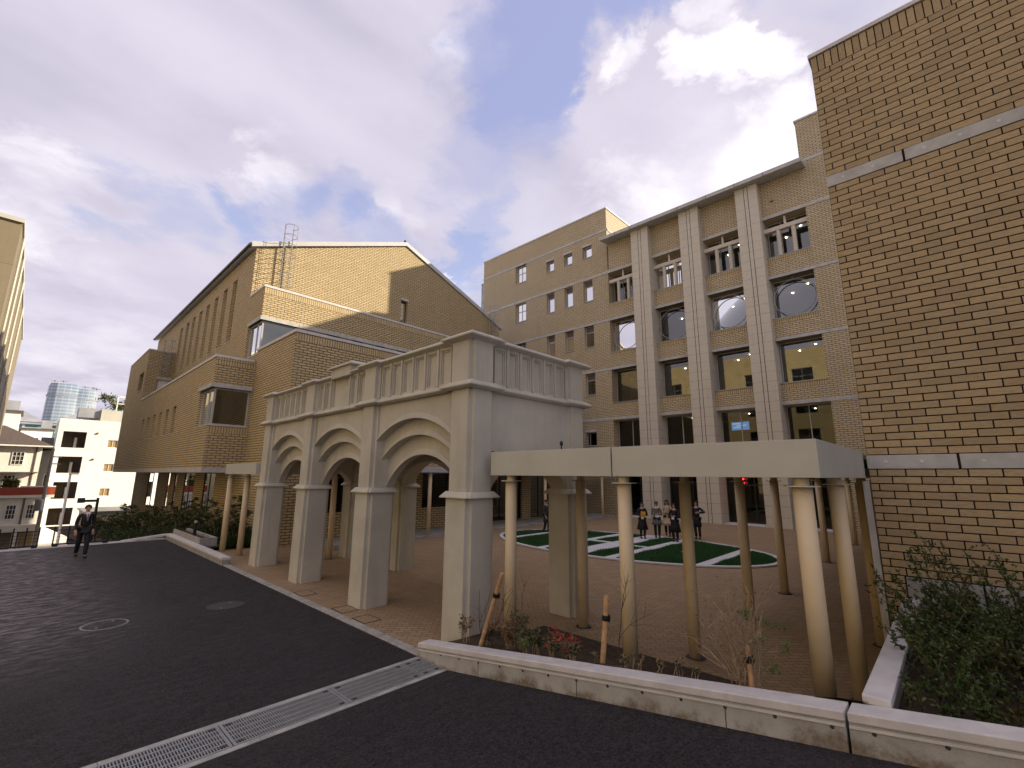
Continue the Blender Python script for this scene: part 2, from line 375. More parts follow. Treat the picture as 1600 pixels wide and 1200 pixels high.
    for n, c in dict(skin=(0.50, 0.30, 0.21), hair_black=(0.012, 0.010, 0.010), suit_black=(0.010, 0.010, 0.012), shirt_white=(0.75, 0.75, 0.75), coat_black=(0.013, 0.013, 0.015),
                     coat_grey=(0.16, 0.155, 0.165), coat_beige=(0.52, 0.38, 0.25), coat_charcoal=(0.045, 0.045, 0.052), folder_yellow=(0.72, 0.38, 0.03), knit_pink=(0.55, 0.33, 0.29),
                     scarf_cream=(0.62, 0.52, 0.38), arm_blue=(0.02, 0.05, 0.14), paper=(0.72, 0.72, 0.72), lip=(0.42, 0.12, 0.10), shoe=(0.012, 0.011, 0.011)).items():
        mat_plain('p_' + n, c, 0.6, 0.08, 12, 0.05)
    t = NT('skyscraper_glass'); p = t.pos(); ps = t.sep(p)
    fl = t.math('FRACT', t.math('DIVIDE', ps[2], 6.5)); vt = t.math('FRACT', t.math('DIVIDE', ps[0], 9.0))
    c = t.mix(t.rng(fl, 0.45, 0.65), (0.17, 0.24, 0.32), (0.30, 0.36, 0.42))
    c = t.mix(t.rng(vt, 0.85, 0.95, 0, 0.4), c, (0.60, 0.60, 0.60))
    n = t.noise(p, 0.012, 3, 0.5); c = t.mix(t.rng(n, 0.4, 0.65, 0, 0.5), c, (0.44, 0.48, 0.51))
    t.bsdf(c, 0.3, None, spec=0.6)
make_mats()

# ------------------------------------------------------------------ geometry helpers
class MB:
    def __init__(s): s.v = []; s.f = []
    def add(s, vs, fs):
        o = len(s.v); s.v += [tuple(q) for q in vs]; s.f += [tuple(i + o for i in f) for f in fs]; return s
    def quad(s, a, b, c, d): return s.add((a, b, c, d), ((0, 1, 2, 3),))
    def box(s, x0, x1, y0, y1, z0, z1):
        v = [(x, y, z) for z in (z0, z1) for y in (y0, y1) for x in (x0, x1)]
        return s.add(v, ((0, 2, 3, 1), (4, 5, 7, 6), (0, 1, 5, 4), (2, 6, 7, 3), (0, 4, 6, 2), (1, 3, 7, 5)))
    def boxz(s, x0, x1, y0, y1, z0a, z1a, z0b, z1b):
        """a bar along y whose z differs between its y0 end (a) and its y1 end (b)"""
        v = [(x0, y0, z0a), (x1, y0, z0a), (x0, y1, z0b), (x1, y1, z0b), (x0, y0, z1a), (x1, y0, z1a), (x0, y1, z1b), (x1, y1, z1b)]
        return s.add(v, ((0, 2, 3, 1), (4, 5, 7, 6), (0, 1, 5, 4), (2, 6, 7, 3), (0, 4, 6, 2), (1, 3, 7, 5)))
    def prism(s, poly, z0, z1, poly2=None):
        n = len(poly); p2 = poly2 or poly
        v = [(x, y, z0) for x, y in poly] + [(x, y, z1) for x, y in p2]
        f = [(i, (i + 1) % n, (i + 1) % n + n, i + n) for i in range(n)]
        return s.add(v, f + [tuple(range(n - 1, -1, -1)), tuple(range(n, 2 * n))])
    def tube(s, pts, r, n=8, caps=True):
        pts = [Vector(p) for p in pts]; rs = r if isinstance(r, (list, tuple)) else [r] * len(pts)
        rings = []; prev = None
        for i, p in enumerate(pts):
            d = (pts[min(i + 1, len(pts) - 1)] - pts[max(i - 1, 0)])
            if d.length < 1e-9: d = Vector((0, 0, 1))
            d.normalize()
            a = prev if prev is not None else (Vector((1, 0, 0)) if abs(d.x) < 0.8 else Vector((0, 1, 0)))
            a = (a - d * a.dot(d))
            if a.length < 1e-6: a = d.orthogonal()
            a.normalize(); prev = a; b = d.cross(a)
            rings.append([p + (a * math.cos(2 * math.pi * k / n) + b * math.sin(2 * math.pi * k / n)) * rs[i] for k in range(n)])
        v = [q for ring in rings for q in ring]
        f = [(i * n + k, i * n + (k + 1) % n, (i + 1) * n + (k + 1) % n, (i + 1) * n + k) for i in range(len(pts) - 1) for k in range(n)]
        if caps: f += [tuple(range(n - 1, -1, -1)), tuple(range((len(pts) - 1) * n, len(pts) * n))]
        return s.add(v, f)
    def lathe(s, prof, c=(0, 0, 0), n=20, sx=1.0, sy=1.0):
        v = [(c[0] + r * sx * math.cos(2 * math.pi * k / n), c[1] + r * sy * math.sin(2 * math.pi * k / n), c[2] + z) for r, z in prof for k in range(n)]
        m = len(prof)
        f = [(i * n + k, i * n + (k + 1) % n, (i + 1) * n + (k + 1) % n, (i + 1) * n + k) for i in range(m - 1) for k in range(n)]
        f += [tuple(range(n - 1, -1, -1)), tuple(range((m - 1) * n, m * n))]
        return s.add(v, f)
    def ell(s, c, r, n=12, m=8):
        prof = [(math.sin(math.pi * i / m), -math.cos(math.pi * i / m)) for i in range(m + 1)]
        v = [(c[0] + q * r[0] * math.cos(2 * math.pi * k / n), c[1] + q * r[1] * math.sin(2 * math.pi * k / n), c[2] + z * r[2]) for q, z in prof for k in range(n)]
        f = [(i * n + k, i * n + (k + 1) % n, (i + 1) * n + (k + 1) % n, (i + 1) * n + k) for i in range(m) for k in range(n)]
        return s.add(v, f)
    def wall(s, axis, c, dep, u0, u1, z0, z1, holes=()):
        P = (lambda u, z, d: (c + d, u, z)) if axis == 'X' else (lambda u, z, d: (u, c + d, z))
        us = sorted({u0, u1, *[min(max(q, u0), u1) for h in holes for q in h[:2]]})
        zs = sorted({z0, z1, *[min(max(q, z0), z1) for h in holes for q in h[2:]]})
        for a, b in zip(us, us[1:]):
            for e, g in zip(zs, zs[1:]):
                um, zm = (a + b) / 2, (e + g) / 2
                if any(h[0] < um < h[1] and h[2] < zm < h[3] for h in holes): continue
                s.quad(P(a, e, 0), P(b, e, 0), P(b, g, 0), P(a, g, 0)); s.quad(P(a, e, dep), P(a, g, dep), P(b, g, dep), P(b, e, dep))
        for a, b, e, g in holes:
            a, b, e, g = max(a, u0), min(b, u1), max(e, z0), min(g, z1)
            if a > u0: s.quad(P(a, e, 0), P(a, g, 0), P(a, g, dep), P(a, e, dep))
            if b < u1: s.quad(P(b, e, 0), P(b, e, dep), P(b, g, dep), P(b, g, 0))
            if e > z0: s.quad(P(a, e, 0), P(a, e, dep), P(b, e, dep), P(b, e, 0))
            if g < z1: s.quad(P(a, g, 0), P(b, g, 0), P(b, g, dep), P(a, g, dep))
        inh = lambda u, z: any(h[0] < u < h[1] and h[2] < z < h[3] for h in holes)
        e_ = 1e-4
        for c_, d_ in zip(zs, zs[1:]):
            for u, q in ((u0, u0 + e_), (u1, u1 - e_)):
                if not inh(q, (c_ + d_) / 2): s.quad(P(u, c_, 0), P(u, d_, 0), P(u, d_, dep), P(u, c_, dep))
        for c_, d_ in zip(us, us[1:]):
            for z, q in ((z0, z0 + e_), (z1, z1 - e_)):
                if not inh((c_ + d_) / 2, q): s.quad(P(c_, z, 0), P(d_, z, 0), P(d_, z, dep), P(c_, z, dep))
        return s
    def frame(s, axis, c, dep, u0, u1, z0, z1, w):
        """four bars round a rectangle in a wall plane"""
        for a, b, e, g in ((u0, u1, z0, z0 + w), (u0, u1, z1 - w, z1), (u0, u0 + w, z0 + w, z1 - w), (u1 - w, u1, z0 + w, z1 - w)):
            s.slab(axis, c, dep, a, b, e, g)
        return s
    def slab(s, axis, c, dep, u0, u1, z0, z1):
        return s.box(c, c + dep, u0, u1, z0, z1) if axis == 'X' else s.box(u0, u1, c, c + dep, z0, z1)

def origin(o):
    v = Vector((0, 0, 0))
    while o is not None: v += o.location; o = o.parent
    return v
def build(name, mb, mat, parent=None, bevel=0.0, smooth=False, label=None, kind=None, at=None, seg=2):
    me = bpy.data.meshes.new(name)
    off = origin(parent) if parent is not None else Vector(at or (0, 0, 0))
    me.from_pydata([(x - off.x, y - off.y, z - off.z) for x, y, z in mb.v], [], mb.f)
    me.materials.append(MATS[mat]); me.update()
    bm = bmesh.new(); bm.from_mesh(me)
    bmesh.ops.recalc_face_normals(bm, faces=bm.faces); bm.to_mesh(me); bm.free()
    if smooth: me.polygons.foreach_set('use_smooth', [True] * len(me.polygons))
    o = bpy.data.objects.new(name, me); COL.objects.link(o)
    if parent is not None: o.parent = parent
    else: o.location = off
    if bevel:
        b = o.modifiers.new('bevel', 'BEVEL'); b.width = bevel; b.segments = seg; b.limit_method = 'ANGLE'; b.angle_limit = D2R(40)
    if label: o['label'] = label
    if kind: o['kind'] = kind
    return o
def raw(name, verts, faces, mat, parent=None, kind=None, at=None):
    """fast build from numpy arrays"""
    me = bpy.data.meshes.new(name); off = np.array(origin(parent) if parent is not None else (at or (0, 0, 0)), float)
    verts = np.asarray(verts, float) - off; faces = np.asarray(faces, np.int32)
    n, k = faces.shape
    me.vertices.add(len(verts)); me.vertices.foreach_set('co', verts.astype(np.float32).ravel())
    me.loops.add(n * k); me.loops.foreach_set('vertex_index', faces.ravel())
    me.polygons.add(n); me.polygons.foreach_set('loop_start', np.arange(0, n * k, k, dtype=np.int32)); me.polygons.foreach_set('loop_total', np.full(n, k, np.int32))
    me.update(calc_edges=True); me.materials.append(MATS[mat])
    o = bpy.data.objects.new(name, me); COL.objects.link(o)
    if parent is not None: o.parent = parent
    else: o.location = tuple(off)
    if kind: o['kind'] = kind
    return o
def thing(name, label, cat, loc=(0, 0, 0), group=None):
    o = bpy.data.objects.new(name, None); COL.objects.link(o); o.location = loc; o.empty_display_size = 0.2
    o['label'] = label; o['category'] = cat
    if group: o['group'] = group
    return o
def tag(o, label, cat, group=None):
    o['label'] = label; o['category'] = cat
    if group: o['group'] = group
    return o
def struct(name, mb, mat, **k): return build(name, mb, mat, kind='structure', **k)
def clone(o, parent=None):
    c = o.copy(); COL.objects.link(c)
    if parent is not None: c.parent = parent
    return c
def leaf_arrays(c, nrm, length, width, rng=RNG, droop=0.0):
    """diamond leaves: centres c (n,3), pointing directions nrm (n,3)"""
    n = len(c); d = nrm / np.linalg.norm(nrm, axis=1, keepdims=True)
    r = rng.normal(size=(n, 3)); s = np.cross(d, r); s /= np.linalg.norm(s, axis=1, keepdims=True)
    L = (np.asarray(length) * rng.uniform(0.7, 1.3, n))[:, None]; W = (np.asarray(width) * rng.uniform(0.7, 1.3, n))[:, None]
    up = np.cross(s, d) * L * 0.12
    a = c; b = c + d * L * 0.5 + s * W * 0.5 + up; e = c + d * L; g = c + d * L * 0.5 - s * W * 0.5 + up
    v = np.stack([a, b, e, g], 1).reshape(-1, 3)
    f = np.arange(n * 4).reshape(n, 4)
    return v, f
# ------------------------------------------------------------------ ground, road, paving
def ramp(y): return max(0.0, (5.85 - y) * 0.147) if y > -9 else (5.85 + 9) * 0.147
def pave_z(x):
    if x < 6.2: return 0.0
    if x < 8.4: return -0.1 * (x - 6.2) / 2.2
    if x < 14: return -0.1 * (14 - x) / 5.6
    return 0.0
def soil_z(x, y):
    top = ramp(y) + 0.32
    return top * max(0.0, min(1.0, (7.4 - x) / 2.4)) - 0.03
def make_ground():
    m = MB()
    m.quad((-4000, 45, -5.2), (4000, 45, -5.2), (4000, 5000, -5.2), (-4000, 5000, -5.2))
    m.quad((-4000, 25.9, -0.25), (4000, 25.9, -0.25), (4000, 45, -5.2), (-4000, 45, -5.2))
    m.quad((-4000, -4000, -0.25), (4000, -4000, -0.25), (4000, 25.9, -0.25), (-4000, 25.9, -0.25))
    struct('ground', m, 'kerb_stone')
    m = MB()
    m.quad((-30, 6.62, 0), (4.8, 6.62, 0), (4.8, 25.4, 0), (-30, 25.4, 0))
    ys = [5.83 - 0.5 * i for i in range(31)]
    for a, b in zip(ys, ys[1:]): m.quad((-30, b, ramp(b)), (4.8, b, ramp(b)), (4.8, a, ramp(a)), (-30, a, ramp(a)))
    yb = ys[-1]; m.quad((-30, -60, ramp(yb)), (60, -60, ramp(yb)), (60, yb, ramp(yb)), (-30, yb, ramp(yb)))
    struct('road', m, 'asphalt')
    m = MB(); m.quad((-30, 25.4, 0.02), (4.8, 25.4, 0.02), (4.8, 25.9, 0.02), (-30, 25.9, 0.02)); m.quad((-30, 25.4, 0.02), (4.8, 25.4, 0.02), (4.8, 25.4, -0.2), (-30, 25.4, -0.2))
    m.quad((-30, 25.9, 0.02), (4.8, 25.9, 0.02), (4.8, 25.9, -0.4), (-30, 25.9, -0.4))
    struct('gate_sill', m, 'coping')
    m = MB(); xs = [4.98, 6.2, 7.3, 8.4, 11.2, 14, 32]; 
    for a, b in zip(xs, xs[1:]): m.quad((a, -4, pave_z(a)), (b, -4, pave_z(b)), (b, 20.5, pave_z(b)), (a, 20.5, pave_z(a)))
    struct('courtyard_paving', m, 'pavers')
    # soil bank behind the front wall
    m = MB(); X = np.linspace(5.0, 7.5, 14); Y = np.linspace(0.75, 6.2, 28)
    hz = lambda x, y: soil_z(x, y) + 0.035 * math.sin(3.1 * x + 2.3 * y) * math.sin(5.3 * y) * (1 if x < 7.3 else 0)
    for a, b in zip(X, X[1:]):
        for c, d in zip(Y, Y[1:]): m.quad((a, c, hz(a, c)), (b, c, hz(b, c)), (b, d, hz(b, d)), (a, d, hz(a, d)))
    struct('planting_soil', m, 'soil')
    m = MB(); m.quad((5.0, -9, 0.86), (9.29, -9, 0.86), (9.29, 0.62, 0.86), (5.0, 0.62, 0.86)); struct('planter_soil', m, 'soil')
    m = MB(); m.quad((2.2, 25.95, 0.0), (7.5, 25.95, 0.0), (7.5, 60, -2.0), (2.2, 60, -2.0)); m.quad((5.02, 20.6, 0.12), (7.5, 20.6, 0.12), (7.5, 25.95, 0.0), (5.02, 25.95, 0.0)); struct('shrub_bed_soil', m, 'soil')
    # street beyond the gate
    m = MB(); m.quad((-40, 47, -5.19), (60, 47, -5.19), (60, 60, -5.19), (-40, 60, -5.19)); struct('street', m, 'asphalt')
make_ground()

def make_kerb():
    m = MB(); m.box(4.8, 4.98, 6.62, 17.1, -0.2, -0.03)
    k = struct('kerb', m, 'drain_dark')
    n = 17; L = (17.1 - 6.62) / n
    b = MB(); b.box(-0.087, 0.087, -L / 2 + 0.004, L / 2 - 0.004, -0.1, 0.022)
    st = build('kerb_stone', b, 'kerb_stone', bevel=0.008); st.parent = k
    for i in range(n):
        o = st if i == 0 else clone(st, k)
        o.location = (4.89, 6.62 + L * (i + 0.5), random.uniform(-0.003, 0.003))
make_kerb()

# ------------------------------------------------------------------ main building across the courtyard
BR = 30.6; PX = 30.0
PIERS = [(14.52, 15.92), (10.72, 12.10), (6.90, 8.24)]
BAYS = [(15.92, 18.40), (12.10, 14.52), (8.24, 10.72), (4.50, 6.90)]
BAND = [7.05, 10.98, 15.0, 19.05]
def make_main():
    B = thing('main_building', 'five storey tan brick building with three tall stone piers and a flat grey eave', 'building', (BR, 12, 0))
    wins = []
    for z0, z1, tall in ((21.08, 22.13, 0), (17.15, 19.03, 1), (13.18, 15.0, 1), (9.2, 10.96, 1)):
        for a, b in ((23.95, 24.85), (21.93, 22.83), (19.9, 20.82)): wins.append((a, b, z0, z1, tall))
    pairs = [(27.35, 28.72, 21.1, 22.88), (27.35, 28.72, 17.15, 19.03), (27.35, 28.72, 13.2, 15.0), (27.35, 28.72, 9.2, 10.96)]
    small = [(19.92, 20.92, 5.17, 6.22)]
    holes = [w[:4] for w in wins] + pairs + small
    bayh = []
    for a, b in BAYS:
        bayh += [(a, b, 0.0, 7.05), (a, b, 8.36, 10.98), (a, b, 12.38, 15.0), (a, b, 16.39, 19.05)]
    # left wing, pier section, right wing
    ZS = 20.6
    lowh = [h for h in holes if h[2] < ZS] + bayh; hih = [h for h in holes if h[2] >= ZS]
    for a, b, z0, z1, hh in ((-3.0, 33.3, -1, ZS, lowh), (18.40, 33.3, ZS, 24.9, hih), (4.5, 18.40, ZS, 21.7, []), (-3.0, 4.5, ZS, 24.95, [])):
        m = MB(); m.wall('X', BR, 0.9, a, b, z0, z1, hh); build('wall', m, 'main_brick', B)
    m = MB(); m.box(31.0, 46, -34, 1.2, -1, 28.4); build('shade_wing', m, 'main_brick', B)  # unseen wing, added tall to keep the sun off the road
    for x0, x1, y0, y1, z0, z1 in ((BR + 0.9, 46, 18.40, 18.8, 20.6, 24.9), (46, 46.4, -3, 33.3, -1, 24.9), (BR + 0.9, 46, 32.9, 33.3, -1, 24.9), (BR + 0.9, 46, 4.1, 4.5, 20.6, 24.95)):
        m = MB(); m.box(x0, x1, y0, y1, z0, z1); build('wall', m, 'main_brick', B)
    m = MB(); m.box(BR + 0.3, 46.2, 18.5, 33.2, 24.4, 24.6); m.box(BR + 0.3, 46.2, 4.2, 18.5, 21.3, 21.5); m.box(BR + 0.3, 46.2, -2.9, 4.3, 24.4, 24.6); build('roof_slab', m, 'concrete', B)
    # coping along the roof edges
    for x0, x1, y0, y1, z in ((BR - 0.06, BR + 1, 18.34, 33.36, 24.9), (BR + 1, 46, 18.34, 18.85, 24.9), (BR - 0.06, BR + 1, -3, 4.56, 24.95), (BR + 1, 46, 4.05, 4.56, 24.95)):
        m = MB(); m.box(x0, x1, y0, y1, z, z + 0.11); build('coping', m, 'coping', B)
    # string courses
    for i, z in enumerate(BAND):
        for a, b in [(-3.0, 6.90)] + [(14.52, 14.52)] * 0 + [(8.24, 10.72), (12.10, 14.52), (15.92, 33.3)]:
            m = MB(); m.box(BR - 0.03, BR + 0.1, a, b, z, z + 0.2); build('string_course', m, 'band_concrete', B, bevel=0.008)
    for a, b in ((18.40, 33.32), (-3, 4.5)):
        m = MB(); m.box(BR - 0.03, BR + 0.1, a, b, 22.9 if a > 10 else 22.05, 23.1 if a > 10 else 22.25); build('string_course', m, 'band_concrete', B, bevel=0.008)
    m = MB(); m.box(BR + 0.1, 46, 18.36, 18.5, 22.9, 23.1); build('string_course', m, 'band_concrete', B)
    # soldier courses at the sills of the bays
    for a, b in BAYS:
        for z in (8.36, 12.38, 16.39):
            m = MB(); m.box(BR - 0.012, BR + 0.05, a + 0.004, b - 0.004, z - 0.33, z - 0.02); build('soldier_course', m, 'soldier_brick', B)
            m = MB(); m.box(BR - 0.045, BR + 0.7, a + 0.002, b - 0.002, z - 0.02, z + 0.025); build('sill', m, 'metal_grey', B)
    # lintel ledges on small windows
    for a, b, z0, z1, t in wins:
        if not t:
            m = MB(); m.box(BR - 0.03, BR + 0.12, a, b, z1, z1 + 0.2); build('lintel', m, 'band_concrete', B)
    m = MB(); m.box(BR - 0.03, BR + 0.12, 19.92, 20.92, 6.22, 6.42); build('lintel', m, 'band_concrete', B)
    # eave
    m = MB()
    m.add([(29.45, 4.25, 21.72), (29.45, 18.42, 21.72), (29.45, 18.42, 21.47), (29.45, 4.25, 21.47), (31.2, 4.25, 21.95), (31.2, 18.42, 21.95), (BR - .002, 18.42, 21.62), (BR - .002, 4.25, 21.62)],
          ((0, 1, 2, 3), (0, 4, 5, 1), (3, 2, 6, 7), (0, 3, 7, 4), (1, 5, 6, 2), (4, 7, 6, 5)))
    e = build('eave', m, 'band_concrete', B)
    for y in (6.35, 8.05, 9.9, 11.9, 13.9, 15.7, 17.0):
        m = MB(); m.box(29.44, 29.5, y - 0.012, y + 0.012, 21.465, 21.725); build('joint', m, 'granite_joint', e)
    # piers of stone panels
    H = 0.605; n = 36
    def pier(a, b):
        w = b - a
        m = MB(); m.box(PX + 0.03, BR + 1.2, a + 0.025, b - 0.025, -0.3, 21.5); P = build('stone_pier', m, 'granite_joint', B)
        cols = [(a, a + w * 0.40), (a + w * 0.40 + 0.03, a + w * 0.40 + 0.24), (a + w * 0.40 + 0.26, b)]
        ms = []
        for k, (c0, c1) in enumerate(cols):
            q = MB(); d = 0.02 if k == 1 else 0.0; q.box(PX + d, PX + 0.06, c0 + 0.006, c1 - 0.006, 0.006, H - 0.006)
            o = build('stone_panel', q, 'granite', P); ms.append(o)
        for s0, s1 in ((PX + 0.002, PX + 0.575), (PX + 0.585, BR + 0.85)):
            q = MB(); q.box(s0, s1, a - 0.001, a + 0.04, 0.008, H - 0.008); ms.append(build('stone_panel', q, 'granite', P))
        for i in range(1, n):
            z = i * H
            f_ = min(1.0, (21.52 - z) / H)
            if f_ < 0.15: break
            for o in ms:
                c = clone(o, P); c.location.z += z; c.scale.z = f_
        for o in ms: o.location.z += -0.0
        q = MB(); q.box(PX + 0.06, BR + 0.85, b - 0.03, b - 0.001, 0, 21.5); build('stone_return', q, 'granite', P)
    for a, b in PIERS: pier(a, b)
    # small windows
    def window(a, b, z0, z1, tall, pair=False):
        c = BR + 0.24
        f = MB(); f.frame('X', c, 0.07, a, b, z0, z1, 0.05)
        if pair: f.slab('X', c, 0.07, (a + b) / 2 - 0.03, (a + b) / 2 + 0.03, z0 + 0.05, z1 - 0.05); f.slab('X', c + 0.002, 0.066, a + 0.05, b - 0.05, z0 + (z1 - z0) * 0.55, z0 + (z1 - z0) * 0.55 + 0.06)
        zt = z1 - 0.05
        if tall: zt = z1 - 0.5; f.slab('X', c + 0.002, 0.066, a + 0.05, b - 0.05, zt - 0.06, zt)
        if not tall and not pair: f.slab('X', c + 0.002, 0.066, a + 0.05 + (b - a) * 0.68, a + 0.09 + (b - a) * 0.68, z0 + 0.05, z1 - 0.05)
        W = build('window', f, 'frame_metal', B)
        g = MB(); g.quad((c + 0.03, a + 0.05, z0 + 0.05), (c + 0.03, b - 0.05, z0 + 0.05), (c + 0.03, b - 0.05, zt - (0.06 if tall else 0)), (c + 0.03, a + 0.05, zt - (0.06 if tall else 0))); build('pane', g, 'glass_dark', W)
        if tall: g = MB(); g.slab('X', c + 0.02, 0.03, a + 0.05, b - 0.05, zt, z1 - 0.05); build('louvre', g, 'louvre', W)
        g = MB(); g.slab('X', BR - 0.05, 0.34, a - 0.02, b + 0.02, z0 - 0.035, z0 + 0.012); build('sill', g, 'frame_metal', W)
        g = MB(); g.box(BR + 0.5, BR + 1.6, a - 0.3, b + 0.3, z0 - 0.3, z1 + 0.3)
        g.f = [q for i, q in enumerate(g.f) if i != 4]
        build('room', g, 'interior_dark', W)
    for w in wins: window(*w)
    for p in pairs: window(*p, 0, True)
    for p in small: window(*p, 0)
    # rooms behind the bays
    m = MB()
    for z0, z1 in ((0, 7.05), (7.45, 10.98), (11.5, 15.0), (15.5, 19.05)):
        m.quad((37, 4.2, z0), (37, 18.6, z0), (37, 18.6, z1), (37, 4.2, z1))
        if z0 > 0:
            for y in (4.2, 8.4, 13.0, 18.6): m.box(33.6, 37, y - 0.06, y + 0.06, z0, z1)
    build('inner_wall', m, 'interior_wall', B)
    m = MB()
    for z0, z1 in ((7.25, 8.1), (11.2, 12.1), (15.2, 16.1), (19.25, 20.2)): m.box(BR + 0.9, 37, 4.2, 18.6, z0 - 0.2, z0 + 0.25)
    m.box(BR + 0.9, 37, 4.2, 18.6, 3.0, 3.4); m.box(BR + 0.9, 37, 4.2, 18.6, -0.2, 0.06)
    build('floor_slab', m, 'interior_ceiling', B)
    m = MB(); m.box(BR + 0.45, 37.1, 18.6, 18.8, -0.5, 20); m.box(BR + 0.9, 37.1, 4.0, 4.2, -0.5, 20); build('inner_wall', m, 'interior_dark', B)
    lamp = None
    for zc in (7.05, 11.0, 15.0, 19.05):
        for a, b in BAYS:
            for fx, dx in ((0.3, 1.3), (0.75, 2.4)) if zc > 8 else ((0.5, 1.6),):
                if lamp is None:
                    q = MB(); q.lathe([(0.0, -0.03), (0.045, -0.03), (0.055, 0.0)], (0, 0, 0), 10); lamp = build('downlight', q, 'lamp_warm'); lamp.parent = B; o = lamp
                else: o = clone(lamp, B)
                o.location = Vector((BR + 0.9 + dx, a + (b - a) * fx, zc - 0.02)) - B.location
    # bay fittings
    def bay(a, b, idx):
        def glazing(z0, z1, gx, mat, mull=(), rail=()):
            f = MB(); f.frame('X', gx, 0.08, a + 0.03, b - 0.03, z0 + 0.01, z1 - 0.01, 0.05)
            for y in mull: f.slab('X', gx + 0.002, 0.076, y - 0.025, y + 0.025, z0 + 0.06, z1 - 0.06)
            for z in rail: f.slab('X', gx + 0.004, 0.072, a + 0.08, b - 0.08, z - 0.03, z + 0.03)
            W = build('bay_window', f, 'frame_metal' if z0 > 1 else 'frame_dark', B)
            g = MB(); g.quad((gx + 0.04, a + 0.08, z0 + 0.05), (gx + 0.04, b - 0.08, z0 + 0.05), (gx + 0.04, b - 0.08, z1 - 0.06), (gx + 0.04, a + 0.08, z1 - 0.06)); build('pane', g, mat, W)
            return W
        w = b - a; ym = (a + b) / 2
        glazing(16.39, 19.05, 31.45, 'glass', (a + w * 0.33, a + w * 0.66), ())
        glazing(12.38, 15.0, 31.3, 'glass')
        w3 = glazing(8.36, 10.98, 31.3, 'glass')
        g = MB(); g.quad((31.42, a + 0.08, 8.42), (31.42, b - 0.08, 8.42), (31.42, b - 0.08, 9.3), (31.42, a + 0.08, 9.3)); build('frosted_panel', g, 'pale_panel' if False else 'glass_clear', w3)
        glazing(3.4, 7.05, 31.3, 'glass_dark', (ym,), ())
        glazing(0.06, 3.0, 31.3, 'glass_dark', (a + w * 0.33, a + w * 0.66), (2.35,))
        m = MB(); m.box(31.25, 31.5, a + 0.01, b - 0.01, 3.0, 3.4); build('spandrel', m, 'frame_dark', B)
        # loggia on the top floor
        m = MB(); m.box(BR + 0.12, BR + 0.42, a + 0.003, b - 0.003, 18.2, 18.47); build('loggia_beam', m, 'granite', B, bevel=0.01)
        m = MB(); m.box(BR + 0.2, BR + 0.32, ym - 0.06, ym + 0.06, 18.47, 19.045); build('loggia_strut', m, 'granite', B)
        for fy in (0.33, 0.68):
            m = MB(); m.lathe([(0.13, 16.42), (0.13, 18.2)], (BR + 0.27, a + w * fy, 0), 16); build('loggia_column', m, 'granite', B, smooth=False)
        # ring hung in the fourth floor opening
        R = min(1.12, w / 2 - 0.07); pts = [(BR + 0.4, ym + R * math.cos(t), 13.68 + R * math.sin(t)) for t in np.linspace(0, 2 * math.pi, 49)]
        m = MB(); m.tube(pts, 0.03, 6, caps=False); rg = build('ring', m, 'metal_grey', B, smooth=True)
        m = MB(); m.tube([(BR + 0.4, ym, 13.68 + R), (BR + 0.4, ym, 14.99)], 0.028, 6); m.tube([(BR + 0.4, ym, 13.68 - R), (BR + 0.4, ym, 12.40)], 0.028, 6); build('hanger', m, 'metal_grey', rg)
        m = MB(); m.tube([(BR + 0.4, ym + R, 13.68), (BR + 0.4, b - 0.002, 13.68)], 0.028, 6); build('hanger', m, 'metal_grey', rg)
    for i, (a, b) in enumerate(BAYS): bay(a, b, i)
    m = MB(); m.box(33.9, 33.96, 9.75, 10.95, 6.0, 6.62); d = build('screen', m, 'frame_dark', B)
    m = MB(); m.quad((33.89, 9.78, 6.03), (33.89, 10.92, 6.03), (33.89, 10.92, 6.59), (33.89, 9.78, 6.59)); build('picture', m, 'screen_blue', d)
    m = MB()
    for y0, y1, z in ((10.3, 10.85, 6.45), (9.95, 10.6, 6.32), (10.35, 10.8, 6.2)): m.quad((33.885, y0, z), (33.885, y1, z), (33.885, y1, z + 0.05), (33.885, y0, z + 0.05))
    build('caption', m, 'screen_white', d)
    for y, z in ((9.62, 2.72), (9.62, 2.48)):
        m = MB(); m.box(31.0, 31.08, y - 0.06, y + 0.06, z - 0.05, z + 0.05); build('red_lamp', m, 'lamp_red', B)
    m = MB(); m.box(32.2, 32.8, 14.0, 14.5, 8.1, 8.75); build('armchair', m, 'red_cloth', B, bevel=0.06)
    # door steps
    for a, b in BAYS:
        m = MB(); m.box(30.2, 31.4, a + 0.02, b - 0.02, -0.05, 0.05); build('doorstep', m, 'path_white', B)
    # stair lobby glass box at the far left edge of the wing and roof-level ladder cage
    f = MB(); f.box(31.3, 33.0, 33.32, 34.3, 18.0, 22.9); build('glazed_lobby', f, 'pale_panel', B)
    for k in range(4):
        f = MB(); f.box(31.25, 33.0, 33.31, 34.34, 18.6 + k * 1.15, 18.72 + k * 1.15); build('mullion', f, 'frame_metal', B)
    f = MB(); f.box(31.25, 31.3, 34.28, 34.34, 18, 22.95); f.box(31.2, 33.0, 33.31, 34.36, 22.9, 23.0); build('mullion', f, 'frame_metal', B)
    # low vent spot on the brick above the right hand bay
    m = MB(); m.box(BR - 0.05, BR + 0.02, 6.15, 6.35, 20.15, 20.22); build('vent', m, 'frame_dark', B)
    # roof edge cable stain: downpipe head beside the eave
    m = MB(); m.tube([(BR - 0.03, 18.36, 21.4), (BR - 0.03, 18.36, 19.4)], 0.025, 6); build('drain_chain', m, 'frame_dark', B)
make_main()

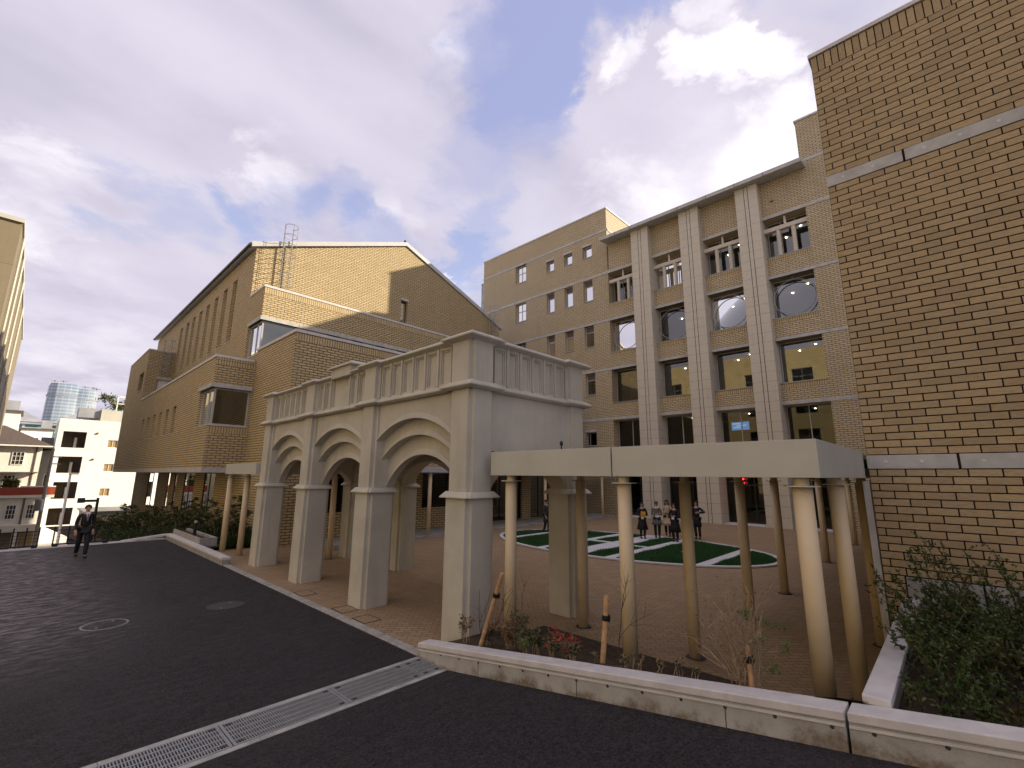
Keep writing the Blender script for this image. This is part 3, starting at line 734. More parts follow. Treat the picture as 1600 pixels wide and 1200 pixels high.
# ------------------------------------------------------------------ hall building on the left
def soldier(mb, axis, c, u0, u1, z): mb.slab(axis, c - 0.012, 0.04, u0, u1, z - 0.36, z)
def make_hall():
    HX, AX, AY, BY, GY = 7.5, 5.75, 25.3, 20.32, 27.6
    B = thing('hall_building', 'tan brick hall with a shallow gabled roof, slit windows and stepped brick terraces', 'building', (HX, GY, 0))
    # ground floor, recessed under the projecting volume
    gw = [(29.9, 32.1, 0.35, 2.87), (34.3, 36.9, 0.35, 2.87), (39.0, 39.7, 0.35, 2.87), (41.2, 42.0, 0.35, 2.87), (45.6, 49.4, 0.2, 2.87)]
    m = MB(); m.wall('X', HX, 0.4, AY + 0.4, 56, -6, 8.0, gw); build('wall', m, 'hall_brick', B)
    # upper slit facade
    c = [31.0, 33.0, 35.05, 37.1, 39.05, 41.05, 42.95, 45.1]
    sl = [(q - 0.42, q + 0.42, 10.65, 14.66) for q in c]
    m = MB(); m.wall('X', HX, 0.4, GY + 0.4, 55, 8.0, 15.62, sl); build('wall', m, 'hall_brick', B)
    m = MB(); m.wall('X', HX, 0.4, AY + 0.4, GY, 8.0, 12.6, [(AY - 1, 27.3, 8.9, 10.78)]); build('wall', m, 'hall_brick', B)
    # terrace block C facing the camera
    cw = [(11.05, 11.75, 9.5, 10.78), (12.62, 13.32, 9.5, 10.78), (14.15, 14.85, 9.5, 10.78), (15.7, 16.4, 9.5, 10.78), (17.3, 18.0, 9.5, 10.78)]
    m = MB(); m.wall('Y', AY, 0.4, HX, 27.2, 0, 12.6, [(HX - 1, 9.4, 8.9, 10.78)] + cw); build('wall', m, 'hall_brick', B)
    m = MB(); m.box(HX - 0.04, HX + 0.3, AY - 0.04, GY - 0.002, 12.6, 12.72); m.box(HX + 0.3, 27.2, AY - 0.04, AY + 0.42, 12.6, 12.72); build('coping', m, 'coping', B)
    m = MB(); soldier(m, 'Y', AY, HX + 0.02, 27.0, 12.6); build('soldier_course', m, 'soldier_brick', B)
    m = MB(); m.box(HX - 0.05, HX + 0.35, AY - 0.05, 27.35, 10.78, 10.98); build('lintel', m, 'band_concrete', B)
    for a, b in ((HX + 0.35, 9.42), (9.44, 13.35), (13.37, 17.0), (17.02, 22), (22.02, 27.2)):
        m = MB(); m.box(a, b, AY - 0.05, AY + 0.3, 10.78, 10.98); build('lintel', m, 'band_concrete', B)
    m = MB(); m.box(HX + 0.4, 27, AY + 0.4, GY, 12.2, 12.4); m.box(HX + 0.3, 27, AY + 0.5, GY, 8.6, 8.85); build('terrace_slab', m, 'concrete', B)
    # gable wall
    m = MB(); m.wall('Y', GY, 0.4, HX, 27.3, 8, 15.6, [(17.25, 17.82, 13.62, 15.32)])
    m.add([(HX, GY, 15.6), (27.3, GY, 15.6), (17.42, GY, 19.55), (HX, GY + .4, 15.6), (27.3, GY + .4, 15.6), (17.42, GY + .4, 19.55)], ((0, 1, 2), (3, 5, 4), (0, 2, 5, 3), (1, 4, 5, 2)))
    build('wall', m, 'hall_brick', B)
    m = MB(); m.box(17.2, 17.87, GY - 0.03, GY + 0.1, 15.32, 15.48); build('lintel', m, 'band_concrete', B)
    m = MB(); m.wall('X', 26.9, 0.4, GY + 0.4, 55, 0, 15.6); build('wall', m, 'hall_brick', B); m = MB(); m.box(HX, 27.3, 55, 55.4, -6, 15.6); build('wall', m, 'hall_brick', B)
    for k, (x0, x1, z0, z1) in enumerate(((HX - 0.28, 17.42, 15.62, 19.62), (27.62, 17.42, 15.50, 19.62))):
        m = MB(); y0, y1 = GY - 0.1, 55.6; t = 0.3
        m.add([(x0, y0, z0), (x1, y0, z1), (x1, y1, z1), (x0, y1, z0), (x0, y0, z0 + t), (x1, y0, z1 + t), (x1, y1, z1 + t), (x0, y1, z0 + t)],
              ((0, 3, 2, 1), (4, 5, 6, 7), (0, 1, 5, 4), (2, 3, 7, 6), (0, 4, 7, 3), (1, 2, 6, 5)))
        R = build('roof', m, 'roof_metal', B)
        if k == 0:
            m = MB(); m.tube([(x0 - 0.07, y0, z0 + 0.12), (x0 - 0.07, y1, z0 + 0.12)], 0.085, 8); build('gutter', m, 'frame_dark', R)
            rb = MB(); rb.add([(x0 - 0.02, -0.03, z0 + t), (x0 + 0.5, -0.03, z0 + t + 0.2), (x0 + 0.5, 0.03, z0 + t + 0.2), (x0 - 0.02, 0.03, z0 + t), (x0 - 0.02, -0.03, z0 + t + 0.07), (x0 + 0.5, -0.03, z0 + t + 0.27), (x0 + 0.5, 0.03, z0 + t + 0.27), (x0 - 0.02, 0.03, z0 + t + 0.07)],
                              ((0, 3, 2, 1), (4, 5, 6, 7), (0, 1, 5, 4), (2, 3, 7, 6), (0, 4, 7, 3), (1, 2, 6, 5)))
            rib = build('seam', rb, 'roof_metal'); rib.parent = R; rib.location = Vector((0, y0 + 0.2, 0)) - origin(R)
            for i in range(1, 60):
                o = clone(rib, R); o.location.y += i * 0.46
    # volume B: nearest brick block
    bw = [(9.0, 10.3, 1.15, 2.85), (14.6, 17.2, 1.15, 2.9), (18.6, 22.4, 0.15, 2.9), (23.2, 27.0, 0.15, 2.9)]
    m = MB(); m.wall('Y', BY, 0.4, HX, 28.0, -0.2, 9.02, bw); build('wall', m, 'hall_brick', B)
    m = MB(); m.wall('X', HX, 0.4, BY + 0.4, AY, -0.2, 9.02); build('wall', m, 'hall_brick', B)
    m = MB(); m.box(HX - 0.05, HX + 0.4, BY - 0.05, AY - 0.06, 9.02, 9.15); m.box(HX + 0.4, 28.0, BY - 0.05, BY + 0.4, 9.02, 9.15); build('coping', m, 'coping', B)
    m = MB(); soldier(m, 'Y', BY, HX + 0.02, 27.9, 9.02); build('soldier_course', m, 'soldier_brick', B)
    m = MB(); m.box(HX + 0.4, 28, BY + 0.4, AY, 8.3, 8.5); build('terrace_slab', m, 'concrete', B)
    for a, b, z0, z1 in bw:
        f = MB(); f.frame('Y', BY + 0.15, 0.07, a, b, z0, z1, 0.05)
        for k in range(1, int((b - a) / 1.1) + 1): f.slab('Y', BY + 0.152, 0.066, a + k * (b - a) / (int((b - a) / 1.1) + 1) - 0.025, a + k * (b - a) / (int((b - a) / 1.1) + 1) + 0.025, z0 + 0.05, z1 - 0.05)
        W = build('window', f, 'frame_dark', B)
        g = MB(); g.quad((a + 0.05, BY + 0.19, z0 + 0.05), (b - 0.05, BY + 0.19, z0 + 0.05), (b - 0.05, BY + 0.19, z1 - 0.05), (a + 0.05, BY + 0.19, z1 - 0.05)); build('pane', g, 'glass_dark', W)
    # volume A: projecting box over the planting
    ash = [(q - 0.4, q + 0.4, 5.12, 6.74) for q in (33.1, 35.15, 37.25, 39.3, 41.4, 43.5)]
    m = MB(); m.wall('X', AX, 0.4, AY + 0.4, 55, 3.1, 8.42, ash + [(AY - 1, 27.55, 5.12, 6.92)]); build('wall', m, 'hall_brick', B)
    m = MB(); m.wall('Y', AY, 0.4, AX, HX, 3.1, 8.42, [(AX - 1, 7.42, 5.12, 6.92)]); build('wall', m, 'hall_brick', B)
    m = MB(); m.wall('X', AX, 0.4, 46.4, 55, 8.42, 12.62, [(46.9, 49.0, 9.42, 10.95)]); build('wall', m, 'hall_brick', B)
    m = MB(); m.wall('Y', 46.0, 0.4, AX, HX, 8.42, 12.62, [(6.55, 7.45, 8.42, 10.3)]); build('wall', m, 'hall_brick', B); m = MB(); m.box(AX, HX, 55.001, 55.4, 3, 12.62); build('wall', m, 'hall_brick', B)
    m = MB(); m.box(AX - 0.04, AX + 0.36, AY - 0.04, 45.99, 8.42, 8.54); m.box(AX + 0.36, HX - 0.06, AY - 0.04, AY + 0.36, 8.42, 8.54); m.box(AX - 0.04, HX - 0.02, 45.96, 55.04, 12.62, 12.72); build('coping', m, 'coping', B)
    for z in (8.42, 5.08):
        m = MB(); soldier(m, 'Y', AY, AX + 0.02, HX - 0.02, z); build('soldier_course', m, 'soldier_brick', B)
    m = MB(); m.box(AX - 0.02, HX + 0.1, AY - 0.02, 55.02, 2.88, 3.1); build('soffit_slab', m, 'band_concrete', B)
    m = MB(); m.box(AX + 0.36, HX, AY + 0.36, 46, 7.7, 7.9); m.box(AX + 0.4, 12, AY + 0.4, 55, 7.2, 7.4); build('terrace_slab', m, 'concrete', B)
    m = MB(); m.box(6.5, 7.48, 45.93, 46.1, 10.3, 10.5); build('lintel', m, 'band_concrete', B)
    m = MB(); m.box(6.6, 7.4, 46.2, 46.26, 8.42, 10.3); build('terrace_door', m, 'white_paint', B)
    # corner windows: lintel hood, glazing, sill
    def corner(x0, y0, xe, ye, z0, z1, hood):
        f = MB()
        f.box(x0 + 0.12, x0 + 0.2, y0 + 0.12, y0 + 0.2, z0, z1)
        for z in (z0, z1 - 0.07): f.box(x0 + 0.12, x0 + 0.19, y0 + 0.2, ye, z, z + 0.07); f.box(x0 + 0.2, xe, y0 + 0.12, y0 + 0.19, z, z + 0.07)
        f.box(xe - 0.07, xe, y0 + 0.121, y0 + 0.189, z0 + 0.07, z1 - 0.07); f.box(x0 + 0.121, x0 + 0.189, ye - 0.07, ye, z0 + 0.07, z1 - 0.07); f.box(x0 + 0.121, x0 + 0.189, (y0 + ye) / 2 - 0.2, (y0 + ye) / 2 - 0.14, z0 + 0.07, z1 - 0.07)
        W = build('corner_window', f, 'frame_metal', B)
        g = MB(); g.quad((x0 + 0.155, y0 + 0.2, z0 + 0.07), (x0 + 0.155, ye - 0.07, z0 + 0.07), (x0 + 0.155, ye - 0.07, z1 - 0.07), (x0 + 0.155, y0 + 0.2, z1 - 0.07)); build('pane', g, 'glass', W)
        g = MB(); g.quad((x0 + 0.2, y0 + 0.155, z0 + 0.07), (xe - 0.07, y0 + 0.155, z0 + 0.07), (xe - 0.07, y0 + 0.155, z1 - 0.07), (x0 + 0.2, y0 + 0.155, z1 - 0.07)); build('pane', g, 'glass', W)
        s = MB(); s.box(x0 - 0.03, x0 + 0.3, y0 + 0.3, ye, z0 - 0.04, z0 - 0.002); s.box(x0 - 0.03, xe, y0 - 0.03, y0 + 0.3, z0 - 0.04, z0 - 0.002); build('sill', s, 'coping', W)
        if hood:
            s = MB(); s.box(x0 - 0.10, x0 + 0.35, y0 + 0.35, ye + 0.12, z1, z1 + 0.2); s.box(x0 - 0.10, xe + 0.05, y0 - 0.10, y0 + 0.35, z1, z1 + 0.2); build('hood', s, 'band_concrete', W, bevel=0.01)
    corner(AX, AY, 7.42, 27.55, 5.12, 6.92, True)
    corner(HX, AY, 9.4, 27.3, 8.9, 10.78, False)
    # curtains / room inside the corner windows
    m = MB(); m.box(AX + 0.42, 9.5, 28.2, 28.3, 3.2, 7.2); m.box(8.9, 9.0, AY + 0.5, 28.2, 3.2, 7.2); m.box(AX + 0.42, 9, AY + 0.42, 28.2, 4.5, 4.6); m.box(AX + 0.42, 9, AY + 0.42, 28.2, 6.96, 7.06); build('room', m, 'interior_wall', B)
    m = MB(); m.box(HX + 0.45, 12, 27.4, 27.5, 8.8, 12); m.box(11, 11.1, AY + 0.5, 27.4, 8.8, 12); m.box(HX + 0.45, 12, AY + 0.45, 27.4, 10.85, 10.95); build('room', m, 'pale_panel', B)
    m = MB()
    for i in range(9): m.box(AX + 0.3, AX + 0.36, 26.2 + i * 0.15, 26.33 + i * 0.15, 5.2, 6.85)
    build('curtain', m, 'white_paint', B)
    # recessed panes of every slit and opening
    def slit(axis, cc, a, b, z0, z1, mat='glass_dark', bars=(), rec=0.25):
        f = MB(); f.frame(axis, cc + rec, 0.06, a, b, z0, z1, 0.045)
        for q in bars: f.slab(axis, cc + rec + 0.002, 0.056, q - 0.025, q + 0.025, z0 + 0.045, z1 - 0.045)
        W = build('window', f, 'frame_dark', B); g = MB(); P = (lambda u, z: (cc + rec + 0.03, u, z)) if axis == 'X' else (lambda u, z: (u, cc + rec + 0.03, z))
        g.quad(P(a + 0.045, z0 + 0.045), P(b - 0.045, z0 + 0.045), P(b - 0.045, z1 - 0.045), P(a + 0.045, z1 - 0.045)); build('pane', g, mat, W)
        g = MB(); g.slab(axis, cc - 0.04, 0.28, a - 0.02, b + 0.02, z0 - 0.04, z0 + 0.004); build('sill', g, 'coping', W)
        g = MB(); g.slab(axis, cc + 0.42, 0.05, a - 0.1, b + 0.1, z0 - 0.1, z1 + 0.1); build('dark_backing', g, 'frame_dark' if z1 < 3 else 'interior_dark', W)  # dark sheet behind the pane, in place of the unlit room
    for a, b, z0, z1 in sl: slit('X', HX, a, b, z0, z1)
    for a, b, z0, z1 in ash: slit('X', AX, a, b, z0, z1)
    for a, b, z0, z1 in gw: slit('X', HX, a, b, z0, z1, 'glass_low', (a + (b - a) * 0.5,) if b - a > 1.5 else (), 0.02)
    for a, b, z0, z1 in cw: slit('Y', AY, a, b, z0, z1)
    slit('X', AX, 46.9, 49.0, 9.42, 10.95, 'glass_dark', (47.9,)); slit('Y', GY, 17.25, 17.82, 13.62, 15.32, 'glass')
    # cage ladders
    def ladder(x, y, z0, z1, axis='Y'):
        m = MB(); s = MB(); T = (lambda u, d, z: (x + u, y - d, z))
        for u in (-0.24, 0.24): m.tube([T(u, 0.2, z0), T(u, 0.2, z1)], 0.028, 6)
        z = z0 + 0.15
        while z < z1 - 0.3: m.tube([T(-0.24, 0.2, z), T(0.24, 0.2, z)], 0.014, 5); z += 0.3
        L = build('ladder', m, 'metal_grey', B)
        z = z0 + 0.4
        while z <= z1 + 0.01:
            s.tube([T(0.36 * math.sin(t), 0.2 + 0.36 - 0.36 * math.cos(t) * 1.0, z) for t in np.linspace(-2.6 + math.pi, 2.6 + math.pi, 15)][::1], 0.016, 5); z += 0.62
        for t in (-1.4, 0, 1.4): s.tube([T(0.36 * math.sin(t + math.pi), 0.56 - 0.36 * math.cos(t + math.pi), z0 + 0.4), T(0.36 * math.sin(t + math.pi), 0.56 - 0.36 * math.cos(t + math.pi), z1)], 0.01, 4)
        build('cage', s, 'metal_grey', L)
        for zz in (z0 + 0.5, (z0 + z1) / 2, z1 - 1.0):
            q = MB()
            for u in (-0.24, 0.24): q.tube([T(u, 0.2, zz), T(u, -0.01, zz)], 0.012, 5)
            build('bracket', q, 'metal_grey', L)
    ladder(9.1, GY, 13.3, 17.5); ladder(26.2, GY, 13.0, 17.2); ladder(6.9, 46.0, 10.6, 13.6)
    m = MB(); m.lathe([(0.1, 0), (0.13, 0.1), (0.05, 0.28)], (8.45, GY + 0.2, 16.2), 8); build('roof_anchor', m, 'frame_dark', B)
    m = MB(); m.lathe([(0.1, 0), (0.13, 0.1), (0.05, 0.28)], (17.42, GY + 0.2, 19.9), 8); build('roof_anchor', m, 'frame_dark', B)
make_hall()

# ------------------------------------------------------------------ near brick tower on the right
def make_tower():
    TX, Y1 = 9.3, 0.99
    B = thing('brick_tower', 'tall near brick tower filling the right edge, with two grey concrete bands', 'building', (TX, 0, 0))
    m = MB(); m.box(TX + 0.014, 24, -14, Y1 - 0.002, -0.2, 10.74); build('core', m, 'tower_mortar', B)
    m = MB(); m.box(TX + 0.25, 24, Y1 - 0.002, Y1 + 0.012, 0, 10.72); build('side_wall', m, 'hall_brick', B)
    m = MB(); m.box(TX - 0.03, 24.1, -14.1, Y1 + 0.03, 10.75, 10.83); build('coping', m, 'coping', B, bevel=0.006)
    Lt, h, gap = 0.342, 0.1135, 0.0165
    tiles = []
    def rows(z0, z1, ya, yb):
        n = round((z1 - z0) / h); hh = (z1 - z0) / n
        for i in range(n):
            za, zb = z0 + i * hh, z0 + (i + 1) * hh
            y = yb; first = True
            while y > ya + 0.02:
                ln = Lt if not first else (Lt * 0.32 if i % 2 else Lt * 0.82)
                e = max(y - ln, ya); first = False
                tiles.append((e + gap / 2, y - gap / 2, za + gap / 2, zb - gap / 2)); y = e
    rows(3.205, 7.985, -3.6, Y1); rows(1.42, 2.985, -3.6, Y1); rows(0.3, 1.42, 0.735, Y1); rows(8.205, 10.40, -3.6, Y1)
    y = Y1
    while y > -3.6: tiles.append((y - 0.108 + gap / 2, y - gap / 2, 10.405, 10.735)); y -= 0.108
    cam_l = Vector((0, 0, 2.85))
    def size(t): 
        c = Vector((TX, (t[0] + t[1]) / 2, (t[2] + t[3]) / 2)); d = c - cam_l
        p = cam.matrix_world.inverted() @ c; 
        if p.z > -0.1 or abs(p.x / p.z) > 1.14 or abs(p.y / p.z) > 0.86: return -d.length
        return 100 / d.length
    tiles.sort(key=size, reverse=True)
    meshes = {}
    def tile_mesh(w, hgt):
        k = (round(w, 2), round(hgt, 3))
        if k not in meshes:
            q = MB(); q.box(0, 0.03, -w / 2, w / 2, -hgt / 2, hgt / 2)
            o = build('brick', q, 'tower_tile', bevel=0.003, seg=1); meshes[k] = o; o.parent = B
            return o, True
        return meshes[k], False
    for a, b, z0, z1 in tiles[:300]:
        o, new = tile_mesh(b - a, z1 - z0)
        if not new: o = clone(o, B)
        o.location = Vector((TX + random.uniform(-0.003, 0.003), (a + b) / 2, (z0 + z1) / 2)) - B.location
    q = MB()
    for a, b, z0, z1 in tiles[300:]:
        d = random.uniform(-0.003, 0.003); q.box(TX + d, TX + 0.03, a, b, z0, z1)
    build('brick_field', q, 'tower_tile', B, kind='stuff')
    for z0, z1 in ((7.99, 8.2), (2.99, 3.2)):
        for a, b in ((-0.055, Y1 + 0.004), (-1.9, -0.085), (-3.7, -1.93)):
            m = MB(); m.box(TX - 0.012, TX + 0.1, a, b, z0, z1); s = build('stone_band', m, 'band_concrete', B, bevel=0.006)
            for k in range(int((b - a) / 0.42) + 1):
                yy = b - 0.24 - 0.42 * k
                if yy < a + 0.05: break
                m = MB(); m.lathe([(0.026, 0.0), (0.024, 0.004), (0.0, 0.006)], (0, 0, 0), 10)
                m.v = [(TX - 0.012 - z, yy + x, (z0 + z1) / 2 + y) for x, y, z in m.v]; build('tie_hole', m, 'coping', s)
    for a, b in ((-0.08, 0.725), (-1.0, -0.105), (-3.0, -1.03)):
        m = MB(); m.box(TX - 0.006, TX + 0.1, a, b, 0.3, 1.41); build('plinth_panel', m, 'concrete', B, bevel=0.006)
    m = MB(); m.box(TX + 0.02, TX + 0.12, Y1 + 0.012, Y1 + 0.1, 0, 2.8); build('corner_trim', m, 'band_concrete', B)
make_tower()
# ------------------------------------------------------------------ entrance arcade
def make_arcade():
    B = thing('arcade', 'pale concrete entrance arcade of three stepped round arches with panelled parapet', 'arcade', (7.3, 11.8, 0))
    YL = [6.9, 10.25, 13.6, 16.8]; W = 0.68; XF, XB = 5.45, 8.45; XW = 0.66; MAT = 'arcade_concrete'
    ZC, ZE, ZT = 2.44, 4.46, 5.42
    def notched(x0, x1, y0, y1, n):
        return [(x0 + n, y0), (x1 - n, y0), (x1 - n, y0 + n), (x1, y0 + n), (x1, y1 - n), (x1 - n, y1 - n), (x1 - n, y1), (x0 + n, y1), (x0 + n, y1 - n), (x0, y1 - n), (x0, y0 + n), (x0 + n, y0 + n)]
    def grow(p, cx, cy, d):
        return [(x + math.copysign(d, x - cx), y + math.copysign(d, y - cy)) for x, y in p]
    for X0 in (XF, XB):
        for yl in YL:
            x0, x1, y0, y1 = X0, X0 + XW, yl - W, yl
            cx, cy = (x0 + x1) / 2, (y0 + y1) / 2
            zb = -0.15
            low = notched(x0 - 0.015, x1 + 0.015, y0 - 0.015, y1 + 0.015, 0.085); up = notched(x0 + 0.02, x1 - 0.02, y0 + 0.02, y1 - 0.02, 0.085)
            m = MB(); m.prism(low, zb, ZC); P = build('pillar', m, MAT, B, bevel=0.008)
            cap = notched(x0, x1, y0, y1, 0.05)
            m = MB(); m.prism(grow(cap, cx, cy, 0.085), ZC + 0.002, ZC + 0.022); m.prism(grow(cap, cx, cy, 0.085), ZC + 0.022, ZC + 0.115, grow(cap, cx, cy, -0.005)); build('capital', m, MAT, P)
            m = MB(); m.prism(up, ZC + 0.115, ZE); build('shaft', m, MAT, P, bevel=0.008)
            m = MB(); m.prism(notched(x0 + 0.01, x1 - 0.01, y0 + 0.01, y1 - 0.01, 0.085), ZE + 0.12, ZT); build('parapet_pier', m, MAT, P, bevel=0.008)
    N = 28
    def arc(c, half, zs, rise):
        R = (half * half + rise * rise) / (2 * rise); zc = zs + rise - R
        return [(c + half * math.cos(math.pi - math.pi * i / N), zc + math.sqrt(max(R * R - (half * math.cos(math.pi - math.pi * i / N)) ** 2, 0))) for i in range(N + 1)]
    def ring(mb, lo, hi, T, d0, d1):
        """solid strip between two curves (u,z); T maps (u,z,depth)"""
        n = len(lo)
        v = [T(u, z, d0) for u, z in lo] + [T(u, z, d0) for u, z in hi] + [T(u, z, d1) for u, z in lo] + [T(u, z, d1) for u, z in hi]
        f = []
        for i in range(n - 1):
            f += [(i, i + 1, n + i + 1, n + i), (2 * n + i, 3 * n + i, 3 * n + i + 1, 2 * n + i + 1), (i, 2 * n + i, 2 * n + i + 1, i + 1), (n + i, n + i + 1, 3 * n + i + 1, 3 * n + i)]
        f += [(0, n, 3 * n, 2 * n), (n - 1, 3 * n - 1, 4 * n - 1, 2 * n - 1)]
        mb.add(v, f)
    def arches(ua, ub, T, back):
        """three nested arches, the innermost set deepest"""
        c, hf = (ua + ub) / 2, (ub - ua) / 2
        A = [arc(c, hf, 3.62, 0.42), arc(c, hf, 3.20, 0.50), arc(c, hf, ZC + 0.13, 0.72)]
        flat = [(u, ZE + 0.05) for u, z in A[0]]
        dep = [0.15, 0.31, 0.47]
        S = MB(); ring(S, A[0], flat, T, dep[0], 0.62); 
        w = build('arch_wall', S, MAT, B)
        for k in (1, 2):
            hi = [(u, z + 0.004) for u, z in A[k - 1]]
            S = MB(); ring(S, A[k], hi, T, dep[k], 0.62); build('arch_ring', S, MAT, w)
        for k in range(3):
            inn = [(c + (u - c) * 1.0, z - 0.012) for u, z in A[k]]; out = [(u, z + 0.085 + 0.03 * (1 - abs(u - c) / hf)) for u, z in A[k]]
            S = MB()
            n = len(inn)
            v = [T(u, z, dep[k] + 0.012) for u, z in inn] + [T(u, z, dep[k] - 0.05) for u, z in inn] + [T(u, z, dep[k] - 0.015) for u, z in out] + [T(u, z, dep[k] + 0.012) for u, z in out]
            f = [(a * n + i, a * n + i + 1, ((a + 1) % 4) * n + i + 1, ((a + 1) % 4) * n + i) for a in range(4) for i in range(n - 1)]
            S.add(v, f); build('arch_moulding', S, MAT, w)
    def plain_arch(ua, ub, T, d0, d1, rise=0.72):
        c, hf = (ua + ub) / 2, (ub - ua) / 2
        A = arc(c, hf, ZC + 0.13, rise); S = MB(); ring(S, A, [(u, ZE + 0.05) for u, z in A], T, d0, d1); build('arch_wall', S, MAT, B)
    for i in range(3):
        ua, ub = YL[i] - 0.02, YL[i + 1] - W + 0.02
        arches(ua, ub, lambda u, z, d: (XF + d, u, z), None)
        plain_arch(ua, ub, lambda u, z, d: (XB + 0.1 + d, u, z), 0.0, 0.42)
    for yl, s in ((YL[0] - W, 1), (YL[3], -1)):
        plain_arch(XF + XW - 0.02, XB + 0.02, lambda u, z, d, yl=yl, s=s: (u, yl + s * (0.13 + d), z), 0.0, 0.4, 0.62)
    # cross arches inside
    for yl in YL[1:3]: plain_arch(XF + XW - 0.02, XB + 0.02, lambda u, z, d, yl=yl: (u, yl - 0.55 + d, z), 0.0, 0.42, 0.62)
    m = MB(); m.box(XF + 0.3, XB + 0.4, YL[0] - 0.4, YL[3] - 0.3, 4.40, 4.5); build('roof_slab', m, MAT, B)
    # entablature: profile mouldings broken forward round the pillars
    y0, y1 = YL[0] - W, YL[3]; x0, x1 = XF, XB + XW
    def plan(inset):
        """outline that steps out round every pillar"""
        p = []; o = 0.02
        xin0, xin1, yin0, yin1 = x0 + inset, x1 - inset, y0 + inset, y1 - inset
        p += [(x0, y0 + 0.0)]
        p += [(x0 + XW, y0), (x0 + XW, yin0), (XB, yin0), (XB, y0), (x1, y0)]
        p += [(x1, YL[0])]
        for i in range(1, 4): p += [(xin1, YL[i - 1]), (xin1, YL[i] - W), (x1, YL[i] - W), (x1, YL[i])]
        p += [(XB, y1), (XB, yin1), (x0 + XW, yin1), (x0 + XW, y1), (x0, y1)]
        for i in (3, 2, 1): p += [(x0, YL[i] - W), (xin0, YL[i] - W), (xin0, YL[i - 1]), (x0, YL[i - 1])]
        return p
    def offset(p, d):
        n = len(p); out = []
        for i in range(n):
            a, b, c = Vector((*p[i - 1], 0)), Vector((*p[i], 0)), Vector((*p[(i + 1) % n], 0))
            e1 = (b - a).normalized(); e2 = (c - b).normalized()
            n1 = Vector((e1.y, -e1.x, 0)); n2 = Vector((e2.y, -e2.x, 0))
            q = b + (n1 + n2) * d if abs(e1.dot(e2)) < 0.5 else b + n1 * d
            out.append((q.x, q.y))
        return out
    def moulding(name, z, big):
        p = plan(0.11); m = MB()
        prof = [(0.02, z - 0.03), (0.10, z), (0.115, z + 0.012), (0.115, z + 0.035), (0.0, z + 0.13)] if not big else [(0.0, z - 0.05), (0.10, z - 0.01), (0.125, z), (0.125, z + 0.03), (0.02, z + 0.1)]
        rings = [[(x, y, zz) for x, y in offset(p, d)] for d, zz in prof]; n = len(p)
        v = [q for r in rings for q in r]; f = [(i * n + k, i * n + (k + 1) % n, (i + 1) * n + (k + 1) % n, (i + 1) * n + k) for i in range(len(prof) - 1) for k in range(n)]
        m.add(v, f); return build(name, m, MAT, B)
    moulding('cornice', ZE, False); 
    moulding('parapet_cap', ZT, True)
    # solid parapet behind the panels and its lid
    m = MB(); t = 0.3
    for a, b, c, d in ((x0 + 0.16, x0 + 0.16 + t, y0 + 0.2, y1 - 0.2), (x1 - 0.16 - t, x1 - 0.16, y0 + 0.2, y1 - 0.2), (x0 + 0.16, x1 - 0.16, y0 + 0.16, y0 + 0.16 + t), (x0 + 0.16, x1 - 0.16, y1 - 0.16 - t, y1 - 0.16)): m.box(a, b, c, d, ZE, ZT + 0.08)
    build('parapet', m, MAT, B)
    # raised block in the middle of the parapet
    ry0, ry1 = 10.86, 11.94
    m = MB(); m.box(x0 - 0.022, x0 + 0.5, ry0 + 0.02, ry1 - 0.02, ZT - 0.06, ZT + 0.2); M = build('raised_block', m, MAT, B)
    m = MB(); p1 = [(x0, ry0), (x0 + 0.5, ry0), (x0 + 0.5, ry1), (x0, ry1)]
    g = lambda p, d: [(x + (d if x > x0 + 0.3 else -d), y + (d if y > 11.4 else -d)) for x, y in p]
    m.prism(g(p1, 0.03), ZT + 0.19, ZT + 0.2, g(p1, 0.1)); m.prism(g(p1, 0.1), ZT + 0.2, ZT + 0.235); m.prism(g(p1, 0.1), ZT + 0.235, ZT + 0.30, g(p1, 0.0)); build('block_cap', m, MAT, M)
    # sunken panels with stepped frames
    def panel(T, a, b, z0, z1, w=0.035):
        f = MB()
        def bar(u0, u1, q0, q1, d0, d1):
            pts = [T(u, z, d) for d in (d0, d1) for z in (q0, q1) for u in (u0, u1)]
            f.add(pts, ((0, 2, 3, 1), (4, 5, 7, 6), (0, 1, 5, 4), (2, 6, 7, 3), (0, 4, 6, 2), (1, 3, 7, 5)))
        bar(a, a + w, z0, z1, 0.105, 0.17); bar(b - w, b, z0, z1, 0.105, 0.17); bar(a + w, b - w, z1 - w - 0.02, z1, 0.105, 0.17); bar(a + w, b - w, z0, z0 + w, 0.105, 0.17)
        bar(a + w, a + w + 0.025, z0 + w, z1 - w - 0.02, 0.135, 0.17); bar(b - w - 0.025, b - w, z0 + w, z1 - w - 0.02, 0.135, 0.17); bar(a + w + 0.025, b - w - 0.025, z1 - w - 0.05, z1 - w - 0.02, 0.135, 0.17)
        build('parapet_panel', f, MAT, B)
    def mullion(T, u, z0, z1):
        f = MB(); pts = [T(u + s, z, d) for d in (0.075, 0.17) for z in (z0, z1) for s in (-0.028, 0.028)]
        f.add(pts, ((0, 2, 3, 1), (4, 5, 7, 6), (0, 1, 5, 4), (2, 6, 7, 3), (0, 4, 6, 2), (1, 3, 7, 5))); build('mullion', f, MAT, B)
    zz0, zz1 = ZE + 0.125, ZT - 0.045
    F = lambda u, z, d: (x0 + d, u, z); S = lambda u, z, d: (u, y0 + d, z)
